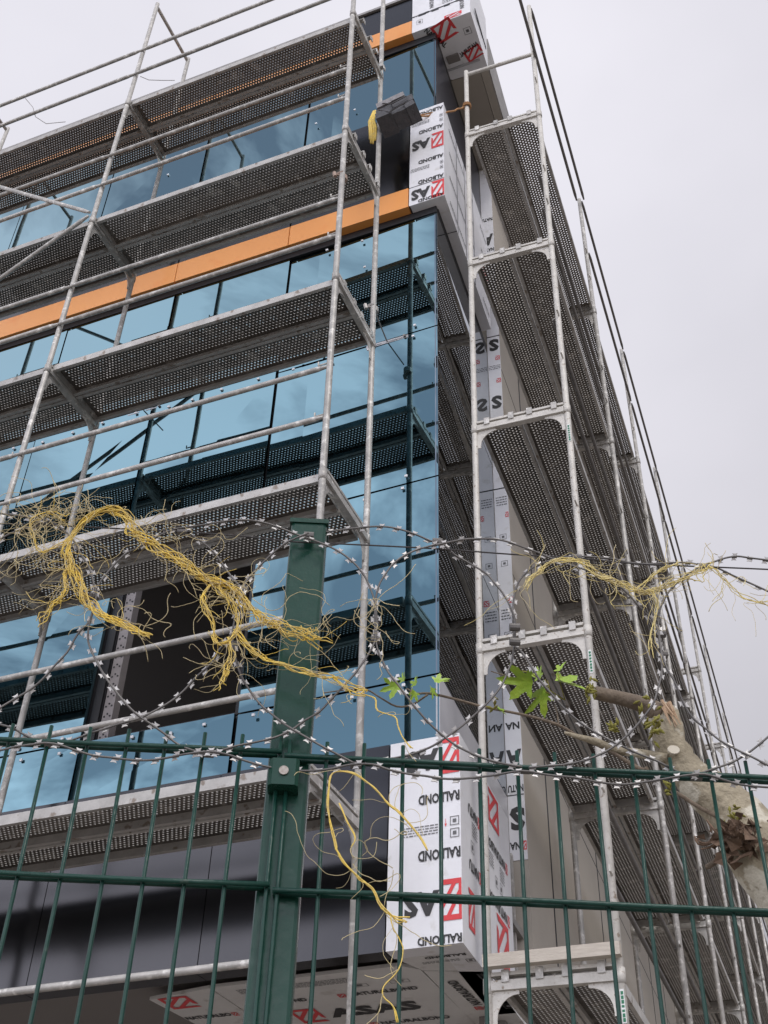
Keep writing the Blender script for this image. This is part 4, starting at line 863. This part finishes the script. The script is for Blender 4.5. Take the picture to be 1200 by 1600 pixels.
cr = N.new('ShaderNodeValToRGB'); cr.color_ramp.elements[0].position = .25; cr.color_ramp.elements[1].position = .75
cr.color_ramp.elements[0].color = (.60,.595,.655,1); cr.color_ramp.elements[1].color = (.80,.785,.85,1)
L.new(n2.outputs['Fac'], cr.inputs['Fac']); L.new(cr.outputs['Color'], bc.inputs['Color'])
bright = math_('ADD', math_('MULTIPLY', math_('MAXIMUM', math_('MULTIPLY', sep.outputs['Y'], -1.0), 0.0), BACK), SKY0)
bright = math_('ADD', bright, math_('MULTIPLY', math_('MULTIPLY', math_('SUBTRACT', sep.outputs['Z'], .6), sep.outputs['Y']), SKYZ))
bright = math_('SUBTRACT', bright, math_('MULTIPLY', sep.outputs['X'], .34))
L.new(math_('MAXIMUM', bright, .4), bc.inputs['Strength'])
L.new(fac, mix.inputs['Fac']); L.new(bs.outputs[0], mix.inputs[1]); L.new(bc.outputs[0], mix.inputs[2]); L.new(mix.outputs[0], out.inputs['Surface'])
sl = bpy.data.lights.new('sun', 'SUN'); sl.energy = 1.1; sl.angle = radians(14); sl.color = (1,.96,.90)
so = bpy.data.objects.new('sun', sl); COL.objects.link(so)
sd = Vector((sin(SUN_AZ)*cos(SUN_EL), cos(SUN_AZ)*cos(SUN_EL), sin(SUN_EL)))
so.rotation_euler = sd.to_track_quat('Z','Y').to_euler(); so.location = (0,-5,25)

# ================================================================== CAMERA
YAW, PITCH, ROLL, FPX = -0.4043944, 0.69573438, 0.03318743, 1846.0117
cd = bpy.data.cameras.new('camera'); cam = bpy.data.objects.new('camera', cd); COL.objects.link(cam)
F_ = Vector((sin(YAW)*cos(PITCH), cos(YAW)*cos(PITCH), sin(PITCH))); R_v = Vector((cos(YAW), -sin(YAW), 0)); U_ = R_v.cross(F_)
X_ = R_v*cos(ROLL) + U_*sin(ROLL); Y_ = -R_v*sin(ROLL) + U_*cos(ROLL)
cam.matrix_world = Matrix(((X_.x,Y_.x,-F_.x,0),(X_.y,Y_.y,-F_.y,0),(X_.z,Y_.z,-F_.z,H),(0,0,0,1)))
cd.sensor_fit = 'VERTICAL'; cd.sensor_height = 24; cd.lens = FPX/1600*24; cd.clip_start = .05; cd.clip_end = 2000
scn.camera = cam
scn.view_settings.view_transform = 'Standard'; scn.view_settings.look = 'None'; scn.view_settings.exposure = 0; scn.view_settings.gamma = 1
scn.render.resolution_x = 768; scn.render.resolution_y = 1024
scn.cycles.max_bounces = 8; scn.cycles.glossy_bounces = 5; scn.cycles.diffuse_bounces = 4
